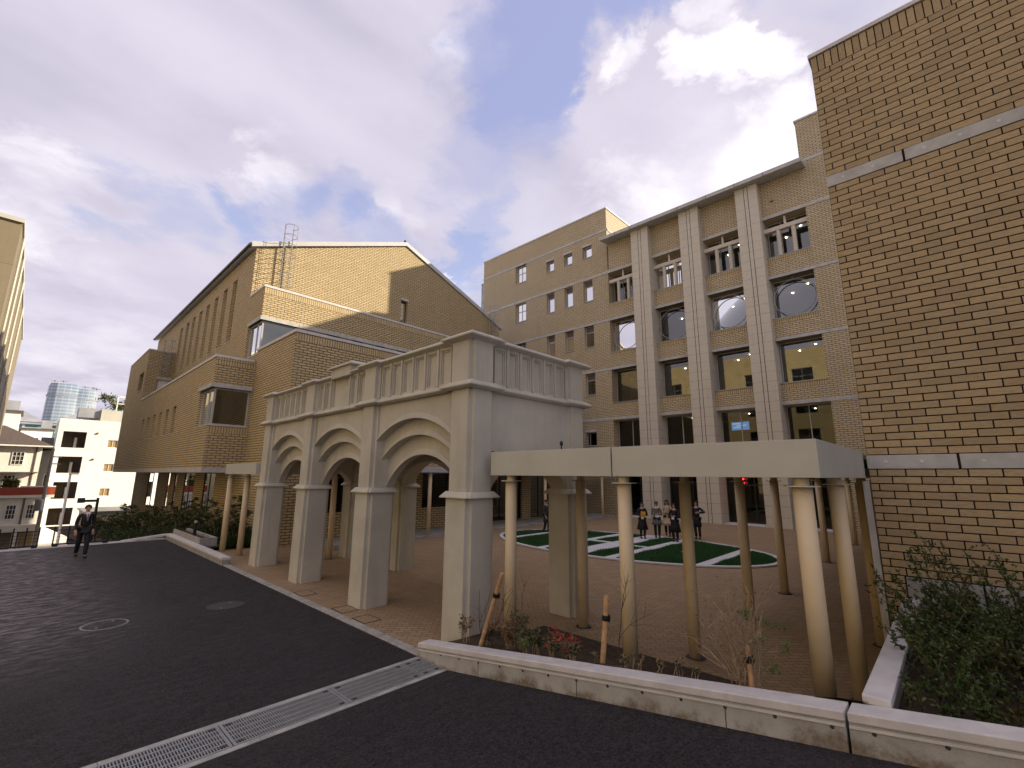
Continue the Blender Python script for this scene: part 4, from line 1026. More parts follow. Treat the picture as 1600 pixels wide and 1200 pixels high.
    for i, parts in ((0, [1] * 6), (1, [1, 1, 2.7, 1, 1]), (2, [1] * 6)):
        a, b = YL[i] + 0.01, YL[i + 1] - W - 0.01
        tot = sum(parts); u = a
        for k, q in enumerate(parts):
            w = (b - a) * q / tot; zt = zz1 + (0.19 if q > 2 else 0)
            panel(F, u + 0.035, u + w - 0.035, zz0, zt)
            if k: mullion(F, u, zz0, zt if q > 2 else (zz1 + (0.19 if parts[k - 1] > 2 else 0)))
            u += w
    a, b = x0 + XW + 0.01, XB - 0.01
    for k in range(6):
        u = a + (b - a) * k / 6; panel(S, u + 0.035, u + (b - a) / 6 - 0.035, zz0, zz1)
        if k: mullion(S, u, zz0, zz1)
make_arcade()

# ------------------------------------------------------------------ flat canopies on round columns
def column(parent, x, y, z0, z1, r=0.1):
    m = MB(); m.lathe([(r, z0), (r, z1 - 0.12)], (x, y, 0), 24); c = build('column', m, 'column_paint', parent)
    for p in c.data.polygons: p.use_smooth = len(p.vertices) == 4
    m = MB(); m.lathe([(r + 0.075, z1 - 0.12), (r + 0.075, z1 - 0.105)], (x, y, 0), 24); build('cap_plate', m, 'fascia_metal', c)
    m = MB(); m.lathe([(r * 0.75, z1 - 0.105), (r * 0.75, z1 + 0.02)], (x, y, 0), 16); build('neck', m, 'column_paint', c)
    if z0 > -0.5 and x > 7:
        m = MB(); m.lathe([(r + 0.06, z0 + 0.001), (r + 0.05, z0 + 0.012)], (x, y, 0), 24); build('base_ring', m, 'iron_cover', c)
def make_canopy():
    B = thing('canopy', 'long L-shaped flat grey canopy on tan round columns beside the arcade', 'canopy', (7, 3, 0))
    z0, z1 = 2.845, 3.26; M = 'fascia_metal'
    for a, b in ((3.575, 6.06), (1.035, 3.55)):
        m = MB(); m.box(5.83, 5.87, a, b, z0, z1); build('fascia_panel', m, M, B, bevel=0.004)
    for a, b in ((5.83, 6.55), (6.555, 8.1), (8.105, 9.28)):
        m = MB(); m.box(a + (0.042 if a < 5.9 else 0), b, 1.035, 1.075, z0, z1); build('fascia_panel', m, M, B, bevel=0.004)
    m = MB(); m.box(8.35, 8.39, 3.75, 6.06, z0, z1); m.box(8.35, 29.4, 3.70, 3.74, z0, z1); m.box(29.36, 29.4, 1.04, 3.7, z0, z1); build('fascia_panel', m, M, B)
    m = MB(); m.box(5.875, 8.34, 1.08, 6.06, z0 + 0.02, z0 + 0.16); m.box(8.345, 29.35, 1.08, 3.69, z0 + 0.02, z0 + 0.16); build('soffit', m, M, B)
    m = MB(); m.box(5.872, 8.348, 1.078, 6.055, z1 - 0.1, z1 - 0.03); m.box(8.352, 29.355, 1.078, 3.695, z1 - 0.1, z1 - 0.03); build('roof', m, 'roof_metal', B)
    m = MB(); m.box(5.875, 5.9, 6.06, 6.10, z0 + 0.02, z1 + 0.02); build('shadow_gap', m, 'frame_dark', B)  # dark strip standing in for the shadow gap at the canopy end
    for y in (5.71, 3.47, 1.25): column(B, 6.0, y, soil_z(6.0, y) - 0.05, z0 + 0.02)
    for x, y in ((8.13, 5.73), (8.13, 3.5), (8.13, 1.27), (10.95, 3.48), (13.62, 3.47), (16.5, 3.5), (19.45, 3.55), (22.4, 3.5), (25.3, 3.5), (10.9, 1.3), (13.6, 1.3), (16.5, 1.3), (19.4, 1.3), (25.3, 1.3)): column(B, x, y, pave_z(x), z0 + 0.02)
    f = thing('floodlight', 'small black floodlight standing on top of the grey canopy', 'lamp', (5.95, 4.55, z1 - 0.03))
    m = MB(); m.tube([(5.95, 4.55, z1 - 0.03), (5.95, 4.55, z1 + 0.06)], 0.012, 6); build('stem', m, 'black_metal', f)
    m = MB(); m.ell((5.95, 4.55, z1 + 0.1), (0.03, 0.028, 0.045), 10, 7); build('head', m, 'black_metal', f, smooth=True)
    # canopy that joins the arcade to the hall on the left
    B = thing('side_canopy', 'short flat grey canopy on two columns between arcade and hall', 'canopy', (6.5, 19, 0))
    m = MB(); m.box(5.4, 7.49, 16.95, 20.25, 2.82, 3.2); build('fascia', m, M, B, bevel=0.006)
    for x, y in ((5.59, 20.15), (5.75, 18.75), (7.75, 17.2), (7.9, 16.35)): column(B, x, y, pave_z(x), 2.84)
    # covered walk along the hall
    B = thing('walkway_roof', 'covered walkway roof with slim pale columns along the brick hall', 'canopy', (18, 19, 0))
    m = MB(); m.box(8.9, 30.0, 18.0, BYW, 2.95, 3.22); build('roof_slab', m, 'roof_metal', B, bevel=0.01)
    m = MB(); m.box(8.9, 30.0, 18.0, BYW, -0.08, 0.09); build('walk_step', m, 'concrete', B)
    for x in (13.5, 19.3, 22.1, 24.7, 28.4): column(B, x, 18.18, 0.0, 2.96, 0.09)
BYW = 20.3
make_canopy()

# ------------------------------------------------------------------ low walls
def make_walls():
    def sloped(name, label, y0, y1, grp):
        B = thing(name, label, 'wall', (4.9, (y0 + y1) / 2, 0), grp)
        top = lambda y: (5.85 - y) * 0.143 + 0.315
        m = MB(); m.boxz(4.8, 5.0, y0, y1, ramp(y0) - 0.3, top(y0) - 0.075, min(ramp(y1), 5) - 0.3, top(y1) - 0.075); w = build('wall_body', m, 'wall_concrete', B, bevel=0.006)
        m = MB(); m.boxz(4.785, 5.02, y0, y1, top(y0) - 0.074, top(y0), top(y1) - 0.074, top(y1)); build('coping', m, 'coping', B, bevel=0.01)
        m = MB(); m.boxz(4.79, 4.80, y0 + 0.004, y1 - 0.004, top(y0) - 0.115, top(y0) - 0.095, top(y1) - 0.115, top(y1) - 0.095); build('drip_line', m, 'coping', B)
        y = y1 - 0.16; k = 0
        while y > max(y0, -3):
            if k % 4 == 3:
                m = MB(); m.boxz(4.798, 4.803, y - 0.004, y + 0.004, ramp(y) - 0.01, top(y) - 0.12, ramp(y) - 0.01, top(y) - 0.12); build('form_joint', m, 'iron_cover', w)
            m = MB(); m.lathe([(0.016, -0.001), (0.016, 0.003), (0.011, 0.0035), (0.0, 0.0035)], (0, 0, 0), 12); zz = ramp(y) + (top(y) - ramp(y)) * 0.56
            m.v = [(4.8 - q, y + a, zz + b) for a, b, q in m.v]; build('tie_hole', m, 'iron_cover', w)
            y -= 0.42; k += 1
    sloped('retaining_wall', 'low concrete retaining wall running from the drain past the bamboo stakes', 0.885, 6.6, 'low concrete walls along the ramp')
    sloped('retaining_wall', 'concrete wall section in front of the dense bush at the bottom right corner', -9, 0.865, 'low concrete walls along the ramp')
    B = thing('planter_wall', 'short capped concrete wall between the canopy columns and the dense bush', 'wall', (7, 0.7, 0))
    m = MB(); m.box(5.0, 9.29, 0.63, 0.77, -0.1, 1.04); build('wall_body', m, 'concrete', B)
    m = MB(); m.box(5.022, 9.29, 0.60, 0.79, 1.041, 1.11); build('coping', m, 'coping', B, bevel=0.01)
    B = thing('kerb_wall', 'low capped concrete kerb wall along the far left end of the road', 'wall', (4.9, 21, 0))
    m = MB(); m.box(4.78, 5.0, 17.12, 25.5, -0.2, 0.15); m.boxz(0, 0, 0, 0, 0, 0, 0, 0); build('wall_body', m, 'concrete', B)
    m = MB(); m.box(4.76, 5.03, 17.1, 25.52, 0.151, 0.23); build('coping', m, 'coping', B, bevel=0.012)
    m = MB(); m.add([(4.76, 25.3, 0.151), (4.76, 25.55, 0.151), (3.3, 25.75, -0.02), (3.3, 25.5, -0.02), (4.76, 25.3, 0.23), (4.76, 25.55, 0.23), (3.3, 25.75, 0.06), (3.3, 25.5, 0.06)], ((0, 1, 2, 3), (4, 7, 6, 5), (0, 4, 5, 1), (1, 5, 6, 2), (2, 6, 7, 3), (3, 7, 4, 0))); build('coping', m, 'coping', B)
    B = thing('planter_box', 'open concrete planter box in front of the left shrubs', 'planter', (5.3, 22, 0))
    m = MB(); m.box(5.03, 5.62, 21.0, 21.12, 0, 0.42); m.box(5.5, 5.62, 21.12, 25.4, 0, 0.42); m.box(5.03, 5.1, 21.12, 25.4, 0, 0.42); build('box_wall', m, 'concrete', B, bevel=0.008)
    m = MB(); m.box(5.1, 5.5, 21.12, 25.4, 0.1, 0.32); build('earth', m, 'soil', B)
    B = thing('bollard', 'black bollard light standing in the planter by the left shrubs', 'bollard', (5.2, 22.6, 0.3))
    m = MB(); m.lathe([(0.06, 0.3), (0.06, 0.86)], (5.2, 22.6, 0), 14); build('post', m, 'black_metal', B)
    m = MB(); m.lathe([(0.066, 0.861), (0.066, 0.93), (0.02, 0.96)], (5.2, 22.6, 0), 14); build('cap', m, 'metal_grey', B)
make_walls()

# ------------------------------------------------------------------ drain, manholes, covers
def make_drain():
    m = MB(); m.box(-12, 4.8, 5.83, 6.62, -0.3, -0.12); m.box(-12, 4.8, 5.83, 5.85, -0.12, -0.002); m.box(-12, 4.8, 6.60, 6.62, -0.12, -0.002); struct('drain_channel', m, 'drain_dark')
    for i, (a, b) in enumerate(((5.85, 5.93), (6.52, 6.60))):
        for k in range(9):
            m = MB(); m.box(4.79 - 1.28 * (k + 1) + 0.004, 4.79 - 1.28 * k, a, b, -0.12, 0.006); struct('drain_edge', m, 'kerb_stone', bevel=0.004) if k < 6 else None
    xs = [4.79, 4.42, 3.3, 1.98, 0.78, -0.5, -1.8]
    names = ['shortest steel drain grate, against the foot of the low concrete wall', 'second steel drain grate from the wall, beside the short end piece', 'third steel drain grate from the wall, in the middle of the drain line', 'fourth steel drain grate from the wall, towards the bottom edge', 'steel drain grate at the bottom edge of the photo', 'steel drain grate just past the bottom edge']
    for i in range(6):
        x1, x0 = xs[i], xs[i + 1] + 0.012
        if i > 4: break
        G = thing('drain_grate', names[i], 'grate', ((x0 + x1) / 2, 6.22, 0), 'steel grates of the road drain')
        y0, y1 = 5.935, 6.515; n = 5
        f = MB()
        f.box(x0, x1, y0, y0 + 0.022, -0.03, 0.008); f.box(x0, x1, y1 - 0.022, y1, -0.03, 0.008); f.box(x0, x0 + 0.02, y0 + 0.022, y1 - 0.022, -0.03, 0.008); f.box(x1 - 0.02, x1, y0 + 0.022, y1 - 0.022, -0.03, 0.008)
        build('frame', f, 'grate_metal', G)
        f = MB()
        for k in range(1, n): 
            y = y0 + (y1 - y0) * k / n; f.box(x0 + 0.02, x1 - 0.02, y - 0.009, y + 0.009, -0.02, 0.0075)
        build('long_bar', f, 'grate_metal', G)
        f = MB(); c = int((x1 - x0) / 0.027)
        for k in range(1, c):
            x = x0 + (x1 - x0) * k / c; f.box(x - 0.0055, x + 0.0055, y0 + 0.02, y1 - 0.02, -0.025, 0.0068)
        build('cross_bars', f, 'grate_metal', G, kind='stuff')
        for cx in (x0 + 0.08, x1 - 0.08):
            for cy in (y0 + 0.06, y1 - 0.06):
                f = MB(); f.box(cx - 0.028, cx + 0.028, cy - 0.02, cy + 0.02, -0.01, 0.0115); build('bolt_plate', f, 'iron_cover', G)
make_drain()
def disc(mb, x, y, r, z0, z1, n=40): mb.lathe([(r, z0), (r, z1)], (x, y, 0), n)
def make_covers():
    for x, y, lab, faint in ((1.53, 12.13, 'round manhole cover with a pale worn rim at left in the road', 0), (3.53, 12.0, 'faint dark round manhole cover nearer the arcade', 1)):
        G = thing('manhole_cover', lab, 'manhole', (x, y, 0), 'manhole covers in the road')
        m = MB(); n = 48
        v = []; 
        for r, z in ((0.36, 0.001), (0.36, 0.007), (0.325, 0.007), (0.325, 0.001)): v += [(x + r * math.cos(2 * math.pi * k / n), y + r * math.sin(2 * math.pi * k / n), z) for k in range(n)]
        m.add(v, [(i * n + k, i * n + (k + 1) % n, (i + 1) * n + (k + 1) % n, (i + 1) * n + k) for i in range(3) for k in range(n)]); build('rim', m, 'iron_rim' if not faint else 'iron_cover', G)
        m = MB(); disc(m, x, y, 0.322, 0.001, 0.005); L = build('lid', m, 'asphalt' if not faint else 'iron_cover', G)
        for k in range(2):
            m = MB(); a = 0.9 + k * math.pi; m.box(x + 0.22 * math.cos(a) - 0.02, x + 0.22 * math.cos(a) + 0.02, y + 0.22 * math.sin(a) - 0.03, y + 0.22 * math.sin(a) + 0.03, 0.0045, 0.0065); build('lifting_slot', m, 'iron_rim', L)
    for i, (x, y, lab) in enumerate(((5.2, 11.85, 'paver-filled square inspection cover farthest from the low wall'), (5.23, 9.89, 'paver-filled inspection cover between its two neighbours beside the kerb'), (5.21, 8.94, 'paver-filled square inspection cover nearest the low wall'))):
        G = thing('inspection_cover', lab, 'cover', (x, y, 0), 'inspection covers set in the paving')
        m = MB(); s = 0.19; t = 0.26
        m.box(x - s, x + s, y - t, y - t + 0.022, 0.001, 0.006); m.box(x - s, x + s, y + t - 0.022, y + t, 0.001, 0.006); m.box(x - s, x - s + 0.022, y - t + 0.022, y + t - 0.022, 0.001, 0.006); m.box(x + s - 0.022, x + s, y - t + 0.022, y + t - 0.022, 0.001, 0.006)
        build('rim', m, 'iron_cover', G)
        m = MB(); m.box(x - s + 0.022, x + s - 0.022, y - t + 0.022, y + t - 0.022, 0.001, 0.0035); build('paver_tray', m, 'pavers', G)
make_covers()
# ------------------------------------------------------------------ oval lawn bed
def make_lawn():
    cx, cy, ax, ay = 17.85, 10.7, 3.55, 6.15
    inside = lambda x, y, d=0.0: ((x - cx) / (ax - d)) ** 2 + ((y - cy) / (ay - d)) ** 2 < 1
    zt = lambda x: pave_z(x) + 0.012
    strips = [(6.1, 6.48), (8.93, 9.35), (10.25, 11.15), (12.05, 12.47), (14.95, 15.3)]
    n = 96; m = MB(); v = []
    for d, z in ((0.0, 0.004), (0.0, 0.05), (0.17, 0.05), (0.17, 0.004)):
        v += [(cx + (ax - d) * math.cos(2 * math.pi * k / n), cy + (ay - d) * math.sin(2 * math.pi * k / n), zt(cx) + z) for k in range(n)]
    m.add(v, [(i * n + k, i * n + (k + 1) % n, (i + 1) * n + (k + 1) % n, (i + 1) * n + k) for i in range(3) for k in range(n)])
    struct('lawn_edging', m, 'path_white')
    for y0, y1 in strips:
        m = MB(); hw = lambda y: (ax - 0.1) * math.sqrt(max(0, 1 - ((y - cy) / (ay - 0.1)) ** 2))
        a0, a1 = hw(y0), hw(y1)
        z = zt(cx) + 0.045
        m.prism([(cx - a0, y0), (cx + a0, y0), (cx + a1, y1), (cx - a1, y1)], z - 0.04, z); struct('path', m, 'path_white')
    for y0, y1, x in ((9.352, 10.248, 17.75), (11.152, 12.048, 17.95)):
        m = MB(); m.box(x - 0.14, x + 0.14, y0, y1, zt(cx), zt(cx) + 0.043); struct('path', m, 'path_white')
    for y in (7.7, 13.7):
        m = MB(); m.box(17.6, 17.95, y - 0.17, y + 0.17, zt(cx), zt(cx) + 0.07); struct('path', m, 'path_white')
    m = MB(); m.prism([(cx + (ax - 0.16) * math.cos(2 * math.pi * k / n), cy + (ay - 0.16) * math.sin(2 * math.pi * k / n)) for k in range(n)], zt(cx), zt(cx) + 0.008); struct('lawn_soil', m, 'lawn_soil')
    N = 150000
    x = RNG.uniform(cx - ax, cx + ax, N); y = RNG.uniform(cy - ay, cy + ay, N)
    k = ((x - cx) / (ax - 0.18)) ** 2 + ((y - cy) / (ay - 0.18)) ** 2 < 1
    for y0, y1 in strips: k &= ~((y > y0 - 0.01) & (y < y1 + 0.01))
    for y0, y1, xx in ((9.35, 10.25, 17.75), (11.15, 12.05, 17.95)): k &= ~((y > y0) & (y < y1) & (abs(x - xx) < 0.15))
    for yy in (7.7, 13.7): k &= ~((abs(y - yy) < 0.18) & (abs(x - 17.77) < 0.18))
    x, y = x[k], y[k]; n = len(x)
    h = RNG.uniform(0.05, 0.115, n) * (0.8 + 0.35 * np.sin(x * 3.1) * np.sin(y * 2.3)); a = RNG.uniform(0, 2 * np.pi, n); w = 0.011
    base = np.stack([x, y, np.full(n, zt(cx) + 0.004)], 1)
    s = np.stack([np.cos(a) * w, np.sin(a) * w, np.zeros(n)], 1); tip = base + np.stack([RNG.normal(0, 0.02, n), RNG.normal(0, 0.02, n), h], 1)
    v = np.stack([base - s, base + s, tip], 1).reshape(-1, 3)
    raw('lawn_grass', v, np.arange(3 * n).reshape(n, 3), 'grass_blade', kind='stuff', at=(cx, cy, 0))['label'] = 'short dark green grass in the oval bed'
make_lawn()

# ------------------------------------------------------------------ people
def skin_mesh(name, chains, mat, parent, sub=1):
    """chains: list of [(x,y,z,r), ...]; points closer than 1 mm are shared, the first point is the root"""
    vs, rs, es = [], [], []
    def idx(p):
        for i, q in enumerate(vs):
            if (Vector(q) - Vector(p[:3])).length < 0.001: return i
        vs.append(tuple(p[:3])); rs.append(p[3]); return len(vs) - 1
    for c in chains:
        ids = [idx(p) for p in c]; es += [e for e in zip(ids, ids[1:]) if e[0] != e[1]]
    me = bpy.data.meshes.new(name); me.from_pydata(vs, es, []); me.update()
    o = bpy.data.objects.new(name, me); COL.objects.link(o)
    md = o.modifiers.new('skin', 'SKIN'); md.use_smooth_shade = True
    sv = me.skin_vertices[0].data
    for i, r in enumerate(rs):
        rr = r if isinstance(r, tuple) else (r, r)
        sv[i].radius = rr; sv[i].use_root = (i == 0)
    ss = o.modifiers.new('sub', 'SUBSURF'); ss.levels = sub; ss.render_levels = sub
    bpy.context.view_layer.update()
    dg = bpy.context.evaluated_depsgraph_get()
    nm = bpy.data.meshes.new_from_object(o.evaluated_get(dg)); nm.name = name
    bpy.data.objects.remove(o)
    nm.materials.clear(); nm.materials.append(MATS[mat])
    for p in nm.polygons: p.use_smooth = True
    r = bpy.data.objects.new(name, nm); COL.objects.link(r); r.parent = parent
    return r
def local(name, mb, mat, parent, smooth=True):
    me = bpy.data.meshes.new(name); me.from_pydata(mb.v, [], mb.f); me.materials.append(MATS[mat]); me.update()
    bm = bmesh.new(); bm.from_mesh(me); bmesh.ops.recalc_face_normals(bm, faces=bm.faces); bm.to_mesh(me); bm.free()
    if smooth:
        for p in me.polygons: p.use_smooth = True
    o = bpy.data.objects.new(name, me); COL.objects.link(o); o.parent = parent; return o
def person(label, loc, heading, height, top, legs, hair='short', armL=None, armR=None, stride=0.0, skirt=None, coat=None, shirt=None, turn=0.0, female=True, group=None, extras=()):
    """built facing -y; heading turns it. arms: (elbow, wrist) in body space"""
    T = thing('person', label, 'person', loc, group); T.rotation_euler = (0, 0, heading); s = height / 1.70; T.scale = (s, s, s)
    sh = 0.16 if female else 0.178; hipw = 0.095
    L = dict(hip=(hipw, 0, 0.90), knee=(hipw, -0.03 - stride * 0.45, 0.49 + abs(stride) * 0.02), ank=(hipw * 0.9, 0.02 - stride, 0.085))
    R = dict(hip=(-hipw, 0, 0.90), knee=(-hipw, -0.03 + stride * 0.25, 0.49), ank=(-hipw * 0.9, 0.02 + stride * 0.9, 0.085 + abs(stride) * 0.22))
    armL = armL or ((sh + 0.06, 0.02, 1.10), (sh + 0.07, -0.05, 0.86)); armR = armR or ((-sh - 0.06, 0.02, 1.10), (-sh - 0.07, -0.05, 0.86))
    spine = [(0, 0, 0.95, (0.10, 0.08)), (0, 0.005, 1.10, (0.10, 0.078)), (0, 0.0, 1.26, (0.135, 0.10)), (0, 0.012, 1.40, (0.088, 0.07)), (0, 0.005, 1.475, 0.047), (0, -0.01, 1.53, 0.062), (0, -0.015, 1.60, (0.078, 0.088)), (0, -0.008, 1.665, 0.062)]
    def arm(sg, A, r, hand=True):
        S = (0, 0.0, 1.26, (0.135, 0.10)); s0 = (sg * sh, 0.01, 1.375, 0.058 + r); e = (*A[0], 0.043 + r); w = (*A[1], 0.029 + r)
        ch = [[spine[3] if r == 0 else (0, 0.012, 1.40, 0.095), s0, e, w]]
        if hand:
            d = (Vector(A[1]) - Vector(A[0])).normalized(); p = Vector(A[1]) + d * 0.075; ch[0].append((*p, 0.033))
            side = d.cross(Vector((0, -1, 0)) if abs(d.y) < 0.8 else Vector((0, 0, 1))).normalized(); inn = d.cross(side).normalized()
            for k, (o, ln) in enumerate(((-0.03, 0.062), (-0.01, 0.075), (0.01, 0.07), (0.03, 0.055))):
                a = p + side * o + d * 0.02; b = a + d * ln * 0.55 + inn * 0.008; c = b + d * ln * 0.42 + inn * 0.022
                ch.append([(*p, 0.033), (*a, 0.0095), (*b, 0.0088), (*c, 0.0075)])
            a = Vector(A[1]) + d * 0.02 + side * 0.035; b = a + d * 0.035 + side * 0.018; ch.append([w, (*a, 0.012), (*b, 0.0095)])
        return ch
    def leg(D, r):
        return [(0, 0, 0.95, (0.10, 0.08)), (*D['hip'], 0.075 + r), (*D['knee'], 0.055 + r), (*D['ank'], 0.036 + r)]
    feet = [[(*D['ank'], 0.036), (D['ank'][0], D['ank'][1] - 0.11, D['ank'][2] - 0.05, 0.032)] for D in (L, R)]
    skin_mesh('body', [spine] + arm(1, armL, 0) + arm(-1, armR, 0) + [leg(L, 0), leg(R, 0)] + feet, 'p_skin', T)
    # clothes
    tops = [[(0, 0, 0.93, (0.145, 0.118)), (0, 0.005, 1.10, (0.14, 0.108)), (0, 0, 1.26, (0.155, 0.12)), (0, 0.012, 1.405, (0.105, 0.088)), (0, 0.008, 1.445, 0.066)]]
    for sg, A in ((1, armL), (-1, armR)):
        tops.append([(0, 0.012, 1.405, (0.105, 0.088)), (sg * sh, 0.01, 1.375, 0.064), (*A[0], 0.056), (*A[1], 0.045)])
    skin_mesh('jacket', tops, top, T)
    if legs:
        skin_mesh('trousers', [[(0, 0, 0.96, (0.14, 0.115)), (*D['hip'], 0.105), (*D['knee'], 0.075), (D['ank'][0], D['ank'][1], D['ank'][2] + 0.0, 0.062)] for D in (L, R)], legs, T)
    for D in (L, R):
        m = MB(); m.ell((D['ank'][0], D['ank'][1] - 0.065, D['ank'][2] - 0.045), (0.044, 0.125, 0.045), 12, 7); m.ell((D['ank'][0], D['ank'][1], D['ank'][2] - 0.01), (0.045, 0.05, 0.07), 10, 6); local('shoe', m, 'p_shoe', T)
    if skirt:
        m = MB(); z0, r0, r1, mt = skirt; n = 28
        prof = [(0.155, 1.0), (0.165, 0.9), ((0.165 + r1) / 2, (0.9 + z0) / 2), (r1, z0), (r1 - 0.015, z0), (0.14, 0.9)]
        v = []
        for j, (r, z) in enumerate(prof):
            for k in range(n):
                a = 2 * math.pi * k / n; f = 1 + (0.05 * math.sin(a * 7) if 2 <= j <= 4 else 0)
                v.append((r * f * math.cos(a), r * f * 0.78 * math.sin(a) - (stride * 0.2 if j > 2 else 0), z))
        m.add(v, [(i * n + k, i * n + (k + 1) % n, (i + 1) * n + (k + 1) % n, (i + 1) * n + k) for i in range(len(prof) - 1) for k in range(n)]); local('coat_skirt', m, mt, T)
    if shirt:
        m = MB(); m.add([(-0.05, -0.128, 1.42), (0.05, -0.128, 1.42), (0, -0.152, 1.18), (-0.045, -0.10, 1.47), (0.045, -0.10, 1.47)], ((0, 1, 2), (0, 3, 4, 1))); local('shirt', m, shirt, T, False)
        m = MB(); m.add([(-0.018, -0.14, 1.42), (0.018, -0.14, 1.42), (0.024, -0.16, 1.22), (0, -0.164, 1.17), (-0.024, -0.16, 1.22)], ((0, 1, 2, 3, 4),)); local('tie', m, 'p_coat_grey', T, False)
    # head details
    Hh = bpy.data.objects.new('head_detail', None); COL.objects.link(Hh); Hh.parent = T; Hh.location = (0, 0, 0); Hh.rotation_euler = (0, 0, turn)
    m = MB(); n = 16
    for i in range(9):
        pass
    hm = MB(); cols = 16; rows = 7; v = []
    for i in range(rows + 1):
        for k in range(cols):
            a = 2 * math.pi * k / cols; fr = max(0, -math.sin(a)); th = math.pi * (0.02 + (0.60 - 0.27 * fr ** 2) * i / rows)
            v.append((0.092 * math.sin(th) * math.cos(a), 0.104 * math.sin(th) * math.sin(a) - 0.006, 1.612 + 0.108 * math.cos(th)))
    hm.add(v, [(i * cols + k, i * cols + (k + 1) % cols, (i + 1) * cols + (k + 1) % cols, (i + 1) * cols + k) for i in range(rows) for k in range(cols)] + [tuple(range(cols))])
    if hair == 'long':
        hm.ell((0, 0.055, 1.50), (0.088, 0.05, 0.15), 12, 8)
        for sg in (-1, 1): hm.ell((sg * 0.078, -0.005, 1.47), (0.03, 0.045, 0.13), 10, 7)
    if hair == 'bob':
        for sg in (-1, 1): hm.ell((sg * 0.076, 0.0, 1.56), (0.026, 0.05, 0.075), 10, 7)
        hm.ell((0, 0.05, 1.55), (0.085, 0.05, 0.085), 12, 7)
    if hair == 'bun': hm.ell((0, 0.09, 1.66), (0.045, 0.045, 0.045), 10, 7)
    local('hair', hm, 'p_hair_black', T)
    for sg in (-1, 1):
        m = MB(); m.ell((sg * 0.031, -0.094, 1.605), (0.011, 0.007, 0.007), 8, 5); local('eye', m, 'p_hair_black', T)
        m = MB(); m.ell((sg * 0.079, -0.01, 1.595), (0.010, 0.02, 0.03), 8, 6); local('ear', m, 'p_skin', T)
    m = MB(); m.ell((0, -0.104, 1.578), (0.012, 0.016, 0.02), 8, 6); local('nose', m, 'p_skin', T)
    m = MB(); m.ell((0, -0.092, 1.545), (0.022, 0.009, 0.007), 8, 5); local('mouth', m, 'p_lip', T)
    bpy.data.objects.remove(Hh)
    for nm, mb, mt in extras: local(nm, mb, mt, T, False)
    return T
def held(label, cat, name, mb, mat, loc, heading, s):
    o = local(name, mb, mat, None, False); o.location = loc; o.rotation_euler = (0, 0, heading); o.scale = (s, s, s); tag(o, label, cat); return o
